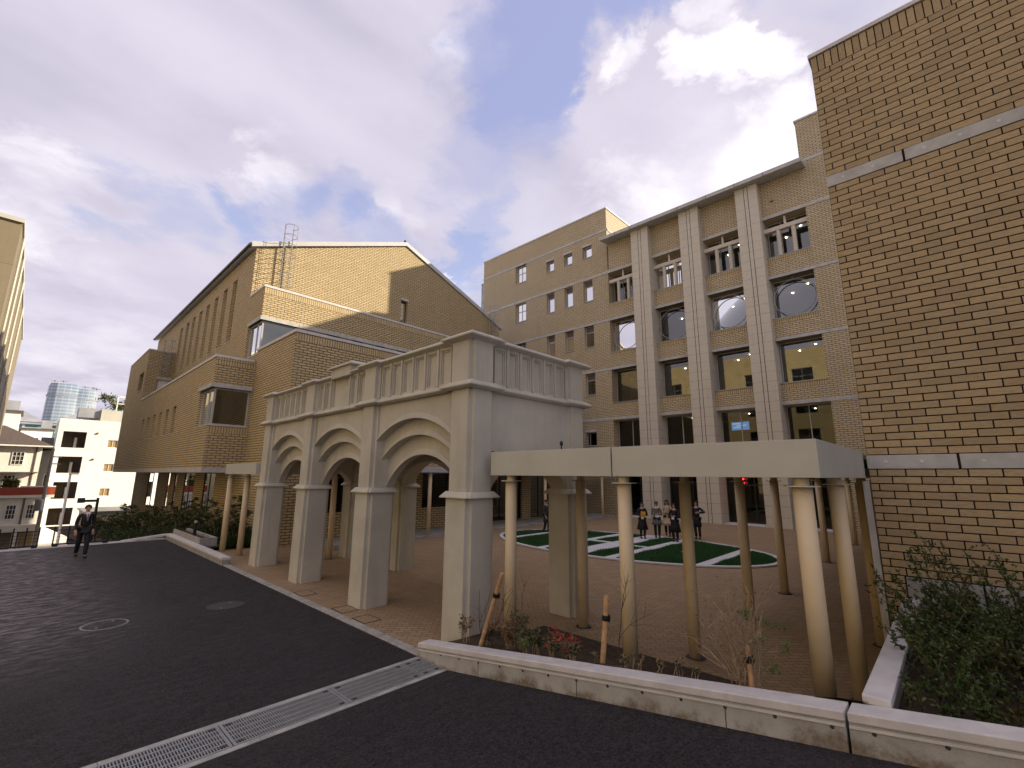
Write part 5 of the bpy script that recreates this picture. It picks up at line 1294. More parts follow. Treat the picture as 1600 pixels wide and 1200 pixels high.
def make_people():
    clasp = lambda z=1.08, y=-0.21: (((0.235, -0.03, 1.10), (0.055, y, z)), ((-0.235, -0.03, 1.10), (-0.055, y, z)))
    # the man walking up the road
    lan = MB(); lan.box(-0.03, 0.03, -0.17, -0.165, 1.12, 1.2)
    person('man in a black suit and tie walking up the road at the far left', (1.80, 21.9, 0.0), 0.12, 1.74, 'p_suit_black', 'p_suit_black', 'short', armL=((0.225, 0.05, 1.12), (0.215, -0.04, 0.88)), armR=((-0.225, 0.03, 1.12), (-0.23, -0.09, 0.885)), stride=0.17, shirt='p_shirt_white', female=False, skirt=(0.80, 0.2, 0.185, 'p_suit_black'))
    zc = pave_z(15) + 0.012; zl = zc + 0.045
    h0 = math.atan2(0.70, -0.72) * 0 - math.radians(52)   # women face the camera
    A = clasp(1.12, -0.2)
    p = (20.05, 10.72, zl)
    person('woman in a long black coat hugging a yellow folder, leftmost of the standing group', p, h0, 1.60, 'p_coat_black', 'p_coat_black', 'bob', armL=A[0], armR=A[1], skirt=(0.42, 0.2, 0.27, 'p_coat_black'), group='women talking beside the lawn')
    m = MB(); m.add([(-0.12, -0.27, 1.03), (0.10, -0.25, 1.0), (0.13, -0.22, 1.27), (-0.09, -0.24, 1.3), (-0.12, -0.255, 1.03), (0.10, -0.235, 1.0), (0.13, -0.205, 1.27), (-0.09, -0.225, 1.3)], ((0, 1, 2, 3), (4, 7, 6, 5), (0, 4, 5, 1), (1, 5, 6, 2), (2, 6, 7, 3), (3, 7, 4, 0)))
    held('yellow folder held to the chest by the woman in the long black coat', 'folder', 'folder', m, 'p_folder_yellow', p, h0, 1.6 / 1.7)
    m = MB(); m.box(-0.1, 0.02, -0.275, -0.262, 0.93, 1.02)
    held('white card hanging below the yellow folder', 'card', 'name_card', m, 'p_paper', p, h0, 1.6 / 1.7)
    p = (20.75, 10.35, zl)
    sc = MB(); sc.lathe([(0.075, 1.36), (0.125, 1.37), (0.13, 1.42), (0.09, 1.46)], (0, -0.02, 0), 16, 1, 0.95)
    person('woman in a grey knee-length coat with a cream collar and clasped hands', p, h0 - 0.1, 1.62, 'p_coat_grey', 'p_coat_black', 'bun', armL=A[0], armR=A[1], skirt=(0.62, 0.2, 0.25, 'p_coat_grey'), group='women talking beside the lawn', extras=(('scarf', sc, 'p_scarf_cream'),))
    m = MB(); m.box(-0.1, 0.1, -0.27, -0.25, 0.98, 1.08)
    held('white papers in the clasped hands of the woman in the grey coat', 'papers', 'papers', m, 'p_paper', p, h0 - 0.1, 1.62 / 1.7)
    p = (22.05, 10.45, zc)
    person('woman in a beige coat and dark trousers with long dark hair', p, h0 - 0.25, 1.70, 'p_coat_beige', 'p_coat_black', 'long', armL=A[0], armR=A[1], skirt=(0.50, 0.2, 0.25, 'p_coat_beige'), stride=0.14, group='women talking beside the lawn')
    p = (20.15, 9.22, zl)
    person('woman in black standing half hidden behind the tan canopy column', p, h0 - 0.5, 1.62, 'p_coat_black', 'p_coat_black', 'bob', armL=A[0], armR=A[1], skirt=(0.42, 0.2, 0.26, 'p_coat_black'), group='women talking beside the lawn')
    m = MB(); m.box(-0.06, 0.06, -0.27, -0.25, 1.0, 1.12)
    held('white note held by the woman in black behind the column', 'note', 'note', m, 'p_paper', p, h0 - 0.5, 1.62 / 1.7)
    p = (22.05, 9.0, zc)
    person('woman in black with blue patch on her raised sleeve, right of the group', p, h0 - 0.6, 1.70, 'p_coat_black', 'p_coat_black', 'bob', armL=((0.36, 0.04, 1.2), (0.16, -0.2, 1.2)), armR=((-0.25, 0.0, 1.1), (-0.2, -0.2, 1.0)), group='women talking beside the lawn', skirt=(0.55, 0.18, 0.19, 'p_coat_black'), extras=(('sleeve_patch', MB().ell((0.33, -0.02, 1.23), (0.075, 0.075, 0.06), 10, 7), 'p_arm_blue'),))
    m = MB(); m.box(-0.26, -0.14, -0.3, -0.28, 0.92, 1.05)
    held('grey paper in the lowered hand of the woman with the blue sleeve patch', 'papers', 'papers', m, 'p_paper', p, h0 - 0.6, 1)
    person('woman in a charcoal coat walking alone past the arcade pillar', (18.75, 15.35, zc), h0 + 0.9, 1.62, 'p_coat_charcoal', 'p_coat_black', 'bun', armL=((0.23, 0.06, 1.10), (0.22, -0.02, 0.86)), armR=((-0.23, 0.02, 1.10), (-0.22, -0.12, 0.88)), skirt=(0.55, 0.19, 0.21, 'p_coat_charcoal'), stride=0.1)
make_people()

# ------------------------------------------------------------------ plants
def rosette(center, n, spread, length):
    c = np.repeat(center[None], n, 0) + RNG.normal(0, 0.02, (n, 3)); d = RNG.normal(size=(n, 3)); d[:, 2] = np.abs(d[:, 2]) * spread + 0.15
    return c, d
def path_pts(p0, p1, bow, n=7, jit=0.02):
    p0, p1 = np.array(p0, float), np.array(p1, float); t = np.linspace(0, 1, n)[:, None]
    q = p0 + (p1 - p0) * t + np.array(bow) * (4 * t * (1 - t)); q[1:-1] += RNG.normal(0, jit, (n - 2, 3)); return q
def twiggy(m, p0, direction, length, r, depth, spread=0.5):
    d = Vector(direction).normalized(); p = Vector(p0); pts = [p.copy()]; n = 5
    for i in range(n):
        d = (d + Vector(RNG.normal(0, 0.13, 3))).normalized(); p = p + d * length / n; pts.append(p.copy())
    m.tube(pts, [r * (1 - 0.65 * i / n) for i in range(n + 1)], 5)
    ends = [(pts[-1], d)]
    if depth:
        for k in range(3):
            i = int(RNG.integers(1, n)); e = (d + Vector(RNG.normal(0, spread, 3)) + Vector((0, 0, 0.25))).normalized()
            ends += twiggy(m, pts[i], e, length * RNG.uniform(0.45, 0.7), r * 0.55, depth - 1, spread)
    return ends
def stake(label, p0, p1, r=0.032):
    S = thing('bamboo_stake', label, 'stake', tuple(p0), 'wooden support stakes in the planting')
    a, b = Vector(p0), Vector(p1); m = MB(); k = 14
    pts = [a.lerp(b, i / k) for i in range(k + 1)]; m.tube(pts, [r * (1.06 if i % 4 == 0 else 1.0) for i in range(k + 1)], 14); build('pole', m, 'wood_pole', S, smooth=False)
    c = a.lerp(b, 0.72); m = MB(); d = (b - a).normalized(); m.tube([c - d * 0.03, c - d * 0.03 + d * 0.028, c + d * 0.03], [r + 0.008, r + 0.012, r + 0.007], 14); m.ell(c + Vector((0.045, -0.02, -0.01)), (0.022, 0.02, 0.045), 8, 6); build('binding', m, 'black_band', S)
def make_plants():
    # dense bush in the right hand planter
    B = thing('bush', 'dense dark green bush with arching sprays in the planter at the lower right', 'bush', (7, -1, 0.86))
    m = MB(); C, Dv = [], []
    def spray(p0, p1, bow, nl, w=0.10):
        q = path_pts(p0, p1, bow, 8, 0.012); m.tube(q, list(np.linspace(0.007, 0.0025, 8)), 4)
        t = RNG.uniform(0.18, 1, nl) ** 0.8; k = np.clip((t * 7).astype(int), 0, 6); f = (t * 7 - k)[:, None]
        c = q[k] * (1 - f) + q[k + 1] * f; d = (q[k + 1] - q[k]); d /= np.linalg.norm(d, axis=1, keepdims=True)
        C.append(c + RNG.normal(0, 0.008, (nl, 3))); Dv.append(d * 0.8 + RNG.normal(0, 0.75, (nl, 3)))
        for s in range(5):
            i = int(RNG.integers(3, 8)); e = q[i] + RNG.normal(0, w, 3) + np.array([0, 0, 0.05]); mm = path_pts(q[i], e, (0, 0, 0.01), 4, 0.004); m.tube(mm, [0.003, 0.0025, 0.002, 0.0015], 3)
            tt = RNG.uniform(0, 1, 14)[:, None]; C.append(q[i] * (1 - tt) + e * tt + RNG.normal(0, 0.006, (14, 3))); Dv.append((e - q[i])[None] / max(np.linalg.norm(e - q[i]), 1e-3) * 0.8 + RNG.normal(0, 0.7, (14, 3)))
    for i in range(760):
        bx, by = RNG.uniform(5.25, 8.9), RNG.uniform(-3.2, 0.42)
        hgt = RNG.uniform(0.3, 0.62) * (0.75 + 0.25 * math.sin(bx * 2.1 + by)) + 0.10 * max(0, bx - 7.0)
        a = RNG.uniform(0, 6.28); l = RNG.uniform(0.1, 0.42)
        tip = (np.clip(bx + l * math.cos(a), 5.12, 9.15), min(by + l * math.sin(a), 0.52), 0.86 + hgt)
        spray((bx, by, 0.86), tip, (0, 0, 0.1), 26)
    for p1 in ((8.5, 0.62, 1.75), (8.3, 0.40, 1.92), (8.6, 0.3, 1.95), (8.3, 0.05, 1.86), (8.5, -0.2, 1.85), (8.2, -0.3, 1.72), (8.0, 0.95, 1.45), (7.4, 0.78, 1.32), (7.0, 0.70, 1.3), (6.6, 0.66, 1.26), (8.3, 0.86, 1.62), (8.4, -0.7, 1.75), (8.0, -1.0, 1.75), (7.9, 0.15, 1.75), (7.6, 0.35, 1.6), (8.2, -1.5, 1.8)):
        for k in range(2):
            q = np.array(p1) + RNG.normal(0, 0.05, 3); spray((q[0] - RNG.uniform(0, .3), min(q[1] - RNG.uniform(0.15, 0.4), 0.45), 0.9), q, RNG.normal(0, 0.05, 3), 60, 0.12)
    build('branch', m, 'bark', B, kind='stuff')
    v, f = leaf_arrays(np.concatenate(C), np.concatenate(Dv), 0.042, 0.021); raw('foliage', v, f, 'leaf_bush', B, kind='stuff')
    # small planting behind the front wall
    def plant(name, label, cat, x, y, parts, group=None):
        return thing(name, label, cat, (x, y, soil_z(x, y)), group)
    def feather(T, x, y, stems, h, mat, ln, lw, n, spread=0.25, mat2='twig'):
        z = soil_z(x, y); m = MB(); C, Dv = [], []
        for i in range(stems):
            a = RNG.uniform(0, 6.28); l = RNG.uniform(0.2, 1) * spread
            q = path_pts((x + RNG.normal(0, .03), y + RNG.normal(0, .03), z - 0.02), (x + l * math.cos(a), y + l * math.sin(a), z + h * RNG.uniform(0.6, 1.05)), (0, 0, 0.05), 7, 0.008); m.tube(q, list(np.linspace(0.005, 0.002, 7)), 4)
            for s in range(5):
                k = int(RNG.integers(2, 7)); b = RNG.uniform(0, 6.28); e = q[k] + np.array([math.cos(b), math.sin(b), RNG.uniform(-0.2, 0.5)]) * spread * 0.55; mm = path_pts(q[k], e, (0, 0, 0.02), 4, 0.004); m.tube(mm, 0.0018, 3)
                t = RNG.uniform(0.15, 1, n)[:, None]; C.append(q[k] * (1 - t) + e * t); Dv.append(RNG.normal(0, 0.6, (n, 3)) + (e - q[k]) / spread)
        build('stem', m, mat2, T); v, f = leaf_arrays(np.concatenate(C), np.concatenate(Dv), ln, lw); raw('foliage', v, f, mat, T, kind='stuff')
    feather(plant('nandina', 'small reddish green nandina in front of the nearest arcade pillar', 'plant', 5.2, 5.9, 0), 5.2, 5.9, 5, 0.36, 'leaf_redgreen', 0.05, 0.014, 8, 0.16)
    feather(plant('shrub', 'dark upright little shrub at the foot of the leaning stake', 'shrub', 5.25, 5.45, 0), 5.25, 5.45, 9, 0.30, 'leaf_dark', 0.022, 0.009, 22, 0.10)
    feather(plant('nandina', 'olive and brown feathery nandina between the leaning stake and the first column', 'plant', 5.25, 5.0, 0), 5.25, 5.0, 16, 0.42, 'leaf_redgreen', 0.045, 0.014, 12, 0.26)
    feather(plant('nandina', 'green feathery nandina tallest beside the first tan column', 'plant', 5.4, 4.95, 0), 5.4, 4.95, 10, 0.50, 'leaf_bright', 0.045, 0.015, 9, 0.2)
    feather(plant('fern', 'bright green low fern behind the wall', 'fern', 5.15, 4.6, 0), 5.15, 4.6, 9, 0.22, 'leaf_bright', 0.03, 0.011, 14, 0.15)
    feather(plant('shrub', 'upright rosemary-like shrub with dark green spikes beside the fern', 'shrub', 5.25, 4.5, 0), 5.25, 4.5, 12, 0.36, 'leaf_dark', 0.026, 0.006, 26, 0.10)
    T = plant('red_leaf_plant', 'plant with bright red leaves behind the wall', 'plant', 5.3, 4.05, 0); x, y = 5.3, 4.05
    feather(T, x, y, 8, 0.34, 'leaf_red', 0.085, 0.035, 2, 0.24)
    feather(plant('shrub', 'low dark green spiky shrub under the red leaves', 'shrub', 5.15, 4.15, 0), 5.15, 4.15, 14, 0.26, 'leaf_dark', 0.024, 0.007, 22, 0.16)
    feather(plant('shrub', 'low green spiky shrub to the right of the red leaves', 'shrub', 5.15, 3.8, 0), 5.15, 3.8, 8, 0.22, 'leaf_dark', 0.024, 0.007, 20, 0.12)
    for i, (x, y, h) in enumerate(((5.15, 3.45, .14), (5.12, 3.05, .14), (5.1, 2.85, .2), (5.12, 2.6, .16), (5.1, 2.4, .17), (5.1, 2.2, .12))):
        feather(tag(plant('seedling', ['', '', '', '', '', ''][i] or 'x', 'plant', x, y, 0), ['tiny green seedling right of the spiky shrubs', 'tiny green seedling left of the upright stake', 'tallest green tuft at the foot of the upright stake', 'green tuft just left of the second tan column', 'green tuft in front of the second tan column', 'last tiny green tuft right of the second tan column'][i], 'plant', 'small green tufts behind the wall'), x, y, 4, h, 'leaf_dark', 0.022, 0.007, 10, 0.06)
    stake('leaning bamboo stake tied to a bare sapling beside the nearest arcade pillar', (5.12, 5.52, 0.25), (5.16, 5.08, 1.42))
    stake('short upright stake tied to a bare sapling left of the second tan column', (5.14, 3.37, 0.5), (5.2, 3.31, 1.40))
    stake('stake nearly hidden inside the twiggy shrub', (5.15, 1.68, 0.8), (5.17, 1.70, 1.22), 0.022)
    def sapling(label, x, y, h, depth, lean):
        T = plant('sapling', label, 'sapling', x, y, 0); m = MB(); twiggy(m, (x, y, soil_z(x, y) - 0.02), lean, h, 0.008, depth, 0.55); build('branch', m, 'bark', T)
    sapling('bare dark sapling left of the leaning stake', 5.3, 5.65, 0.8, 2, (0, 0.05, 1)); sapling('bare sapling tied behind the leaning stake', 5.2, 5.35, 0.95, 2, (0.05, -0.25, 1)); sapling('bare sapling in front of the first tan column', 5.45, 5.0, 0.75, 2, (0.05, -0.1, 1))
    sapling('bare sapling tied to the short upright stake', 5.24, 3.25, 0.85, 2, (0.0, -0.1, 1))
    T = plant('twiggy_shrub', 'twiggy nearly leafless shrub with a few green leaves behind the wall', 'shrub', 5.25, 1.75, 0); m = MB(); E = []
    for k in range(26):
        a = RNG.uniform(0, 6.28); E += twiggy(m, (5.25 + RNG.normal(0, .06), 1.75 + RNG.normal(0, .08), soil_z(5.25, 1.75)), (0.33 * math.cos(a), 0.36 * math.sin(a), 1), RNG.uniform(0.45, 0.8), 0.008, 2, 0.4)
    build('branch', m, 'twig', T)
    c = np.array([list(p) for p, d in E]); d = np.array([list(d) for p, d in E])
    k = RNG.random(len(c)) < 0.75; v, f = leaf_arrays(c[k], d[k] + RNG.normal(0, .3, d[k].shape), 0.028, 0.008); raw('dry_leaf', v, f, 'leaf_brown', T, kind='stuff')
    C, Dv = [], []
    for q in ((5.25, 1.52, 1.42), (5.3, 1.42, 1.4), (5.2, 1.60, 1.28), (5.25, 1.38, 1.25), (5.2, 1.72, 1.5), (5.2, 1.5, 1.05)): cc, dd = rosette(np.array(q), 14, 0.8, 0.05); C.append(cc); Dv.append(dd)
    v, f = leaf_arrays(np.concatenate(C), np.concatenate(Dv), 0.055, 0.02); raw('green_leaf', v, f, 'leaf_bright', T, kind='stuff')
    # shrubs below the hall on the left: leggy stems with leaf rosettes
    spots = [(6.5, 22.3, 1.8), (6.1, 22.9, 1.5), (6.6, 24.2, 2.3), (5.9, 25.3, 1.7), (6.4, 26.5, 2.4), (5.6, 27.0, 1.6), (6.3, 28.6, 2.3), (5.3, 28.4, 1.5), (6.0, 30.2, 2.2), (5.0, 29.6, 1.35), (5.6, 32.2, 2.0), (4.6, 30.8, 1.4), (5.0, 33.5, 2.1), (4.1, 31.0, 1.3), (4.5, 34.5, 2.2), (3.7, 32.5, 1.5), (3.2, 31.2, 1.1)]
    where = ['nearest the hall window, above the planter box end', 'just behind the black bollard', 'tallest one beneath the near hall window', 'leaning over the kerb wall corner', 'with high tufts under the second hall window', 'low, right behind the kerb wall', 'tall, below the narrow slit openings', 'low, left of the kerb wall corner', 'tall, in the middle of the bed', 'short, in the middle of the bed at the road edge', 'tall and thin before the far hall window', 'short, beside the road edge and left of centre', 'tall, under the far end of the brick overhang', 'short brownish one left of centre', 'tallest at the far left end of the bed', 'small, near the walking man', 'smallest, beside the walking man']
    for (x, y, h), w in zip(spots, where):
        h *= 0.72
        zb = 0.1 if y < 26 else -(y - 25.95) * 0.0587
        T = thing('leggy_shrub', 'leggy tufted evergreen shrub ' + w, 'shrub', (x, y, zb), 'leggy shrubs below the brick hall'); m = MB(); C, Dv = [], []
        for k in range(11):
            a = RNG.uniform(0, 6.28); l = RNG.uniform(0.1, 0.75); hh = h * RNG.uniform(0.35, 1.0)
            q = path_pts((x + RNG.normal(0, .08), y + RNG.normal(0, .08), zb - 0.05), (x + l * math.cos(a), y + l * math.sin(a) * 1.1, zb + hh), (0, 0, 0.1), 6, 0.03); m.tube(q, list(np.linspace(0.02, 0.008, 6)), 5)
            for e, sc in ((q[-1], 1.0), (q[-2] + RNG.normal(0, 0.12, 3), 0.8), (q[-3] + RNG.normal(0, 0.14, 3), 0.6)):
                cc, dd = rosette(e, int(20 * sc), 0.5, 0.1); C.append(cc); Dv.append(dd)
        build('stem', m, 'twig', T); v, f = leaf_arrays(np.concatenate(C), np.concatenate(Dv), 0.17, 0.05); raw('foliage', v, f, 'leaf_shrub', T, kind='stuff')
    n = 12000
    x = RNG.uniform(2.3, 7.2, n); y = RNG.uniform(25.9, 40, n); k = (x > 3.0 - 0.0 * y); z = np.where(y < 26, 0.1, -(y - 25.95) * 0.0587) + RNG.uniform(0, 0.42, n) * (0.6 + 0.4 * np.sin(x * 2 + y * 1.3))
    x2 = RNG.uniform(5.0, 7.3, 9000); y2 = RNG.uniform(21.6, 26.2, 9000); z2 = 0.12 + RNG.uniform(0, 0.5, 9000) * (0.65 + 0.35 * np.sin(x2 * 3 + y2 * 1.7)); kk = (x2 > 5.65)
    c = np.concatenate([np.stack([x, y, z], 1)[k], np.stack([x2, y2, z2], 1)[kk]]); d = RNG.normal(size=c.shape); d[:, 2] = np.abs(d[:, 2])
    v, f = leaf_arrays(c, d, 0.12, 0.05); o = raw('ground_cover', v, f, 'leaf_dark', kind='stuff', at=(5, 27, 0)); o['label'] = 'dark green ground cover under the leggy shrubs'
    # strap-leaved strip by the side canopy columns
    n = 900; x = RNG.uniform(5.75, 7.3, n); y = RNG.uniform(20.45, 20.9, n); c = np.stack([x, y, np.full(n, 0.02)], 1); d = np.stack([RNG.normal(0, 0.3, n), RNG.normal(0, 0.3, n), np.ones(n)], 1)
    v, f = leaf_arrays(c, d, 0.42, 0.03); o = raw('border_grass', v, f, 'leaf_dark', kind='stuff', at=(6.5, 20.7, 0)); o['label'] = 'strip of strap-leaved grass beside the side canopy'
make_plants()

# ------------------------------------------------------------------ gate, street and the town behind
def make_gate():
    def leaf(label, x0, x1):
        G = thing('sliding_gate', label, 'gate', ((x0 + x1) / 2, 25.62, 0), 'low black gate sections'); y = 25.62
        m = MB(); m.box(x0, x1, y - 0.03, y + 0.03, 0.08, 0.13); build('bottom_rail', m, 'black_metal', G)
        m = MB(); m.box(x0, x1, y - 0.012, y + 0.012, 0.62, 0.645); build('top_rail', m, 'black_metal', G)
        n = max(2, int((x1 - x0) / 0.34)); 
        for i in range(n + 1):
            x = x0 + 0.03 + (x1 - x0 - 0.06) * i / n; m = MB(); m.box(x - 0.022, x + 0.022, y - 0.03, y + 0.03, 0.13, 0.78); build('post', m, 'black_metal', G)
        for z in (0.25, 0.37, 0.49):
            m = MB(); m.box(x0, x1, y - 0.006, y + 0.006, z, z + 0.012); build('rod', m, 'black_metal', G)
        for x in (x0 + 0.1, x1 - 0.1): m = MB(); m.box(x - 0.08, x + 0.08, y - 0.05, y + 0.05, 0.02, 0.079); build('wheel_box', m, 'black_metal', G)
    leaf('low black gate section at the far left edge, left of the opening', -2.6, 0.86); leaf('low black gate section behind the walking man, right of the opening', 1.22, 2.9)
    P = thing('lamp_post', 'slim pale street lamp post rising beyond the gate', 'post', (1.75, 30, -1.2)); m = MB(); m.tube([(1.62, 30, -1.3), (1.62, 30, 2.75)], [0.06, 0.045], 10); build('pole', m, 'white_paint', P); m = MB(); m.box(1.57, 1.9, 29.95, 30.05, 2.74, 2.80); build('lamp_head', m, 'metal_grey', P)
    P = thing('sign_post', 'dark sign post with a short arm behind the walking man', 'post', (2.5, 27.5, -0.3)); m = MB(); m.tube([(2.52, 27.5, -0.4), (2.52, 27.5, 1.75)], 0.05, 8); m.box(2.1, 2.52, 27.47, 27.53, 1.58, 1.68); build('pole', m, 'black_metal', P)
    m = MB(); m.box(1.86, 2.1, 27.46, 27.54, 1.55, 1.76); build('sign_plate', m, 'frame_dark', P)
make_gate()
def far_window(parent, T, u0, u1, z0, z1, glass='frame_dark', grid=(1, 1), frame='white_paint', w=0.06):
    f = MB()
    def bar(a, b, c, d):
        pts = [T(u, z, q) for q in (-0.03, 0.05) for z in (c, d) for u in (a, b)]; f.add(pts, ((0, 2, 3, 1), (4, 5, 7, 6), (0, 1, 5, 4), (2, 6, 7, 3), (0, 4, 6, 2), (1, 3, 7, 5)))
    bar(u0, u1, z0, z0 + w); bar(u0, u1, z1 - w, z1); bar(u0, u0 + w, z0 + w, z1 - w); bar(u1 - w, u1, z0 + w, z1 - w)
    for i in range(1, grid[0]): u = u0 + (u1 - u0) * i / grid[0]; bar(u - 0.02, u + 0.02, z0 + w, z1 - w)
    for i in range(1, grid[1]): z = z0 + (z1 - z0) * i / grid[1]; bar(u0 + w, u1 - w, z - 0.02, z + 0.02)
    W = build('window', f, frame, parent); g = MB(); g.quad(T(u0 + w, z0 + w, 0.03), T(u1 - w, z0 + w, 0.03), T(u1 - w, z1 - w, 0.03), T(u0 + w, z1 - w, 0.03)); build('pane', g, glass, W)
def make_town():
    # opposite school building whose wing edges in at the far left
    B = thing('school_wing', 'tall ochre building wing cut by the left edge of the photo', 'building', (-6, 54, 0))
    m = MB(); m.box(-14, -2.03, 37.4, 72, -6, 17.0); build('wall', m, 'cream_plaster', B)
    m = MB(); m.box(-14.2, -1.95, 37.25, 72.1, 17.002, 17.25); build('roof_edge', m, 'fascia_metal', B)
    for y in (39.5, 43.5, 49, 57):
        m = MB(); m.tube([(-1.93, y, -5), (-1.93, y, 16.9)], 0.06, 8); build('downpipe', m, 'fascia_metal', B)
    B = thing('opposite_building', 'ochre building far across the road, seen only as a reflection in the glass', 'building', (-34, 30, 0)); OX = -32.0
    hl = []
    for yy in range(-8, 66, 8):
        for z in (3.0, 8.5, 14.0, 19.5): hl.append((yy, yy + 3.4, z, z + 2.8))
    m = MB(); m.wall('X', OX, -0.4, -12, 74, -1, 26.0, hl); build('wall', m, 'ochre_plaster', B); m = MB(); m.box(-46, OX - 0.41, -12, 74, 25.2, 25.5); build('roof', m, 'concrete', B); m = MB(); m.box(OX - 1.2, OX - 1.1, -12, 74, -1, 25); build('inner_wall', m, 'interior_dark', B)
    for a, b, z0, z1 in hl: far_window(B, lambda u, z, q: (OX - 0.2 - q, u, z), a, b, z0, z1, 'glass_dark', (2, 2), 'frame_metal', 0.1)
    # apartment block
    B = thing('apartment_block', 'white five storey apartment block with dark open balconies', 'building', (8, 77, -5.2)); y = 77.0; ZT = 9.2
    bal = [(2.85, 4.95, z, z + 1.95) for z in (5.75, 2.75, -0.25, -3.25)]
    wz = (5.9, 2.95, -0.05)
    m = MB(); m.wall('Y', y, 0.3, 2.35, 18, -5.2, ZT, bal + [(7.0, 8.0, z, z + 0.95) for z in wz]); build('wall', m, 'white_paint', B)
    for x0, x1, y0, y1, z0, z1 in ((2.35, 2.65, y + 0.3, 85, -5.2, ZT), (17.7, 18, y + 0.3, 85, -5.2, ZT), (2.65, 17.7, 84.7, 85, -5.2, ZT), (2.65, 17.7, y + 0.3, 84.7, ZT - 0.6, ZT - 0.4)):
        m = MB(); m.box(x0, x1, y0, y1, z0, z1); build('wall', m, 'white_paint', B)
    for a, b, c, d in bal:
        m = MB(); m.box(2.65, 5.3, y + 2.2, y + 2.3, c - 0.6, d + 0.3); m.box(2.65, 5.3, y + 0.3, y + 2.2, d + 0.01, d + 0.12); m.box(2.65, 5.3, y + 0.3, y + 2.2, c - 0.3, c - 0.15); m.box(5.2, 5.3, y + 0.3, y + 2.2, c - .15, d); W = build('balcony', m, 'louvre', B)
        m = MB(); m.box(3.2, 3.9, y + 2.1, y + 2.19, c, c + 1.7); build('balcony_door', m, 'interior_dark', W); m = MB(); m.box(4.0, 4.25, y + 1.6, y + 1.9, c, c + 1.3); build('drain_pipe', m, 'white_paint', W)
    for z in wz: far_window(B, lambda u, q, d: (u, y + 0.1 + d, q), 7.0, 8.0, z, z + 0.95, 'interior_wall', (2, 1))
    for z in (7.6, 4.4):
        m = MB(); m.lathe([(0.1, 0), (0.14, 0.12), (0.0, 0.2)], (0, 0, 0), 8); m.v = [(5.9 + p_, y - r_, z + q_) for p_, q_, r_ in m.v]; build('vent', m, 'louvre', B)
    m = MB(); m.box(6.0, 12.5, y + 0.8, 83, ZT, ZT + 1.5); build('roof_house', m, 'fascia_metal', B); m = MB(); m.box(3.9, 6.6, y + 1.2, 81, ZT + 0.4, ZT + 1.6); build('water_tank', m, 'far_metal', B)
    q = ZT + 1.5
    for x in (7.4, 8.3, 9.2): m = MB(); m.box(x - 0.06, x + 0.06, y + 1, y + 1.12, q, q + 1.9); build('antenna_frame', m, 'white_paint', B)
    m = MB(); m.box(7.4, 9.2, y + 1.0, y + 1.1, q + 1.8, q + 1.95); build('antenna_frame', m, 'white_paint', B); m = MB(); m.box(7.4, 9.2, y + 1.0, y + 1.1, q + 0.9, q + 1.0); build('antenna_frame', m, 'white_paint', B)
    m = MB(); m.tube([(8.75, y + 1, q), (8.75, y + 1, q + 4.6)], 0.05, 6); build('antenna_mast', m, 'white_paint', B)
    m = MB(); m.lathe([(0.42, 0), (0.42, 0.1), (0.1, 0.25)], (0, 0, 0), 14); m.v = [(9.0 + a, y + 0.9 - r_, q + 2.6 + b) for a, b, r_ in m.v]; build('dish', m, 'white_paint', B)
    # low annex with beige shutters in front of the block
    A = thing('annex', 'low white annex with beige shutters in front of the apartment block', 'building', (9, 64, -5)); m = MB(); m.box(5.0, 16, 62, 69.5, -5.2, -1.1); build('wall', m, 'house_white', A)
    m = MB(); m.box(4.8, 16.2, 61.7, 69.6, -1.098, -0.92); build('roof', m, 'metal_grey', A)
    for a, b, c, d, mt in ((4.4 + 0.8, 6.3, -2.7, -1.4, 'interior_wall'), (6.6, 7.1, -1.9, -1.4, 'interior_wall'), (7.3, 7.8, -1.9, -1.4, 'interior_wall'), (8.0, 9.4, -2.7, -1.4, 'interior_wall')): far_window(A, lambda u, q, e: (u, 61.93 + e, q), a, b, c, d, mt, (2, 1))
    W = thing('street_wall', 'long pale street wall in front of the annex', 'wall', (8, 52, -4)); m = MB(); m.box(3.4, 16, 51.8, 52.0, -5.2, -2.3); build('wall_body', m, 'house_white', W); m = MB(); m.box(3.3, 16.1, 51.7, 52.1, -2.298, -2.15); build('coping', m, 'roof_brown', W)
    # white houses at the left
    H = thing('house', 'cream two storey house with brown roof and a red balcony at the left edge', 'house', (-2, 76, -5.2)); y = 74.0
    T = lambda u, q, d: (u, y - 0.06 + d, q)
    m = MB(); m.box(-12, 1.35, y, 84, -5.2, 5.6); build('wall', m, 'house_white', H)
    m = MB(); m.add([(-12.6, y - 0.8, 5.602), (2.1, y - 0.8, 5.602), (2.1, 84.6, 5.602), (-12.6, 84.6, 5.602), (-12.6, y - 0.8, 5.75), (2.1, y - 0.8, 5.75), (2.1, 84.6, 5.75), (-12.6, 84.6, 5.75), (-9, 79, 8.1), (-2, 79, 8.1)], ((0, 3, 2, 1), (0, 1, 5, 4), (1, 2, 6, 5), (2, 3, 7, 6), (3, 0, 4, 7), (4, 5, 9, 8), (5, 6, 9), (6, 7, 8, 9), (7, 4, 8))); build('roof', m, 'roof_brown', H)
    m = MB(); m.box(-12.62, 2.12, y - 0.82, y - 0.79, 5.58, 5.72); build('gutter', m, 'white_paint', H)
    far_window(H, T, -0.9, 0.05, 3.6, 5.0, 'frame_dark', (3, 3)); far_window(H, T, -1.2, -0.3, 0.9, 2.5, 'frame_dark', (3, 4)); far_window(H, T, -2.6, -1.7, 0.9, 2.5, 'frame_dark', (3, 4))
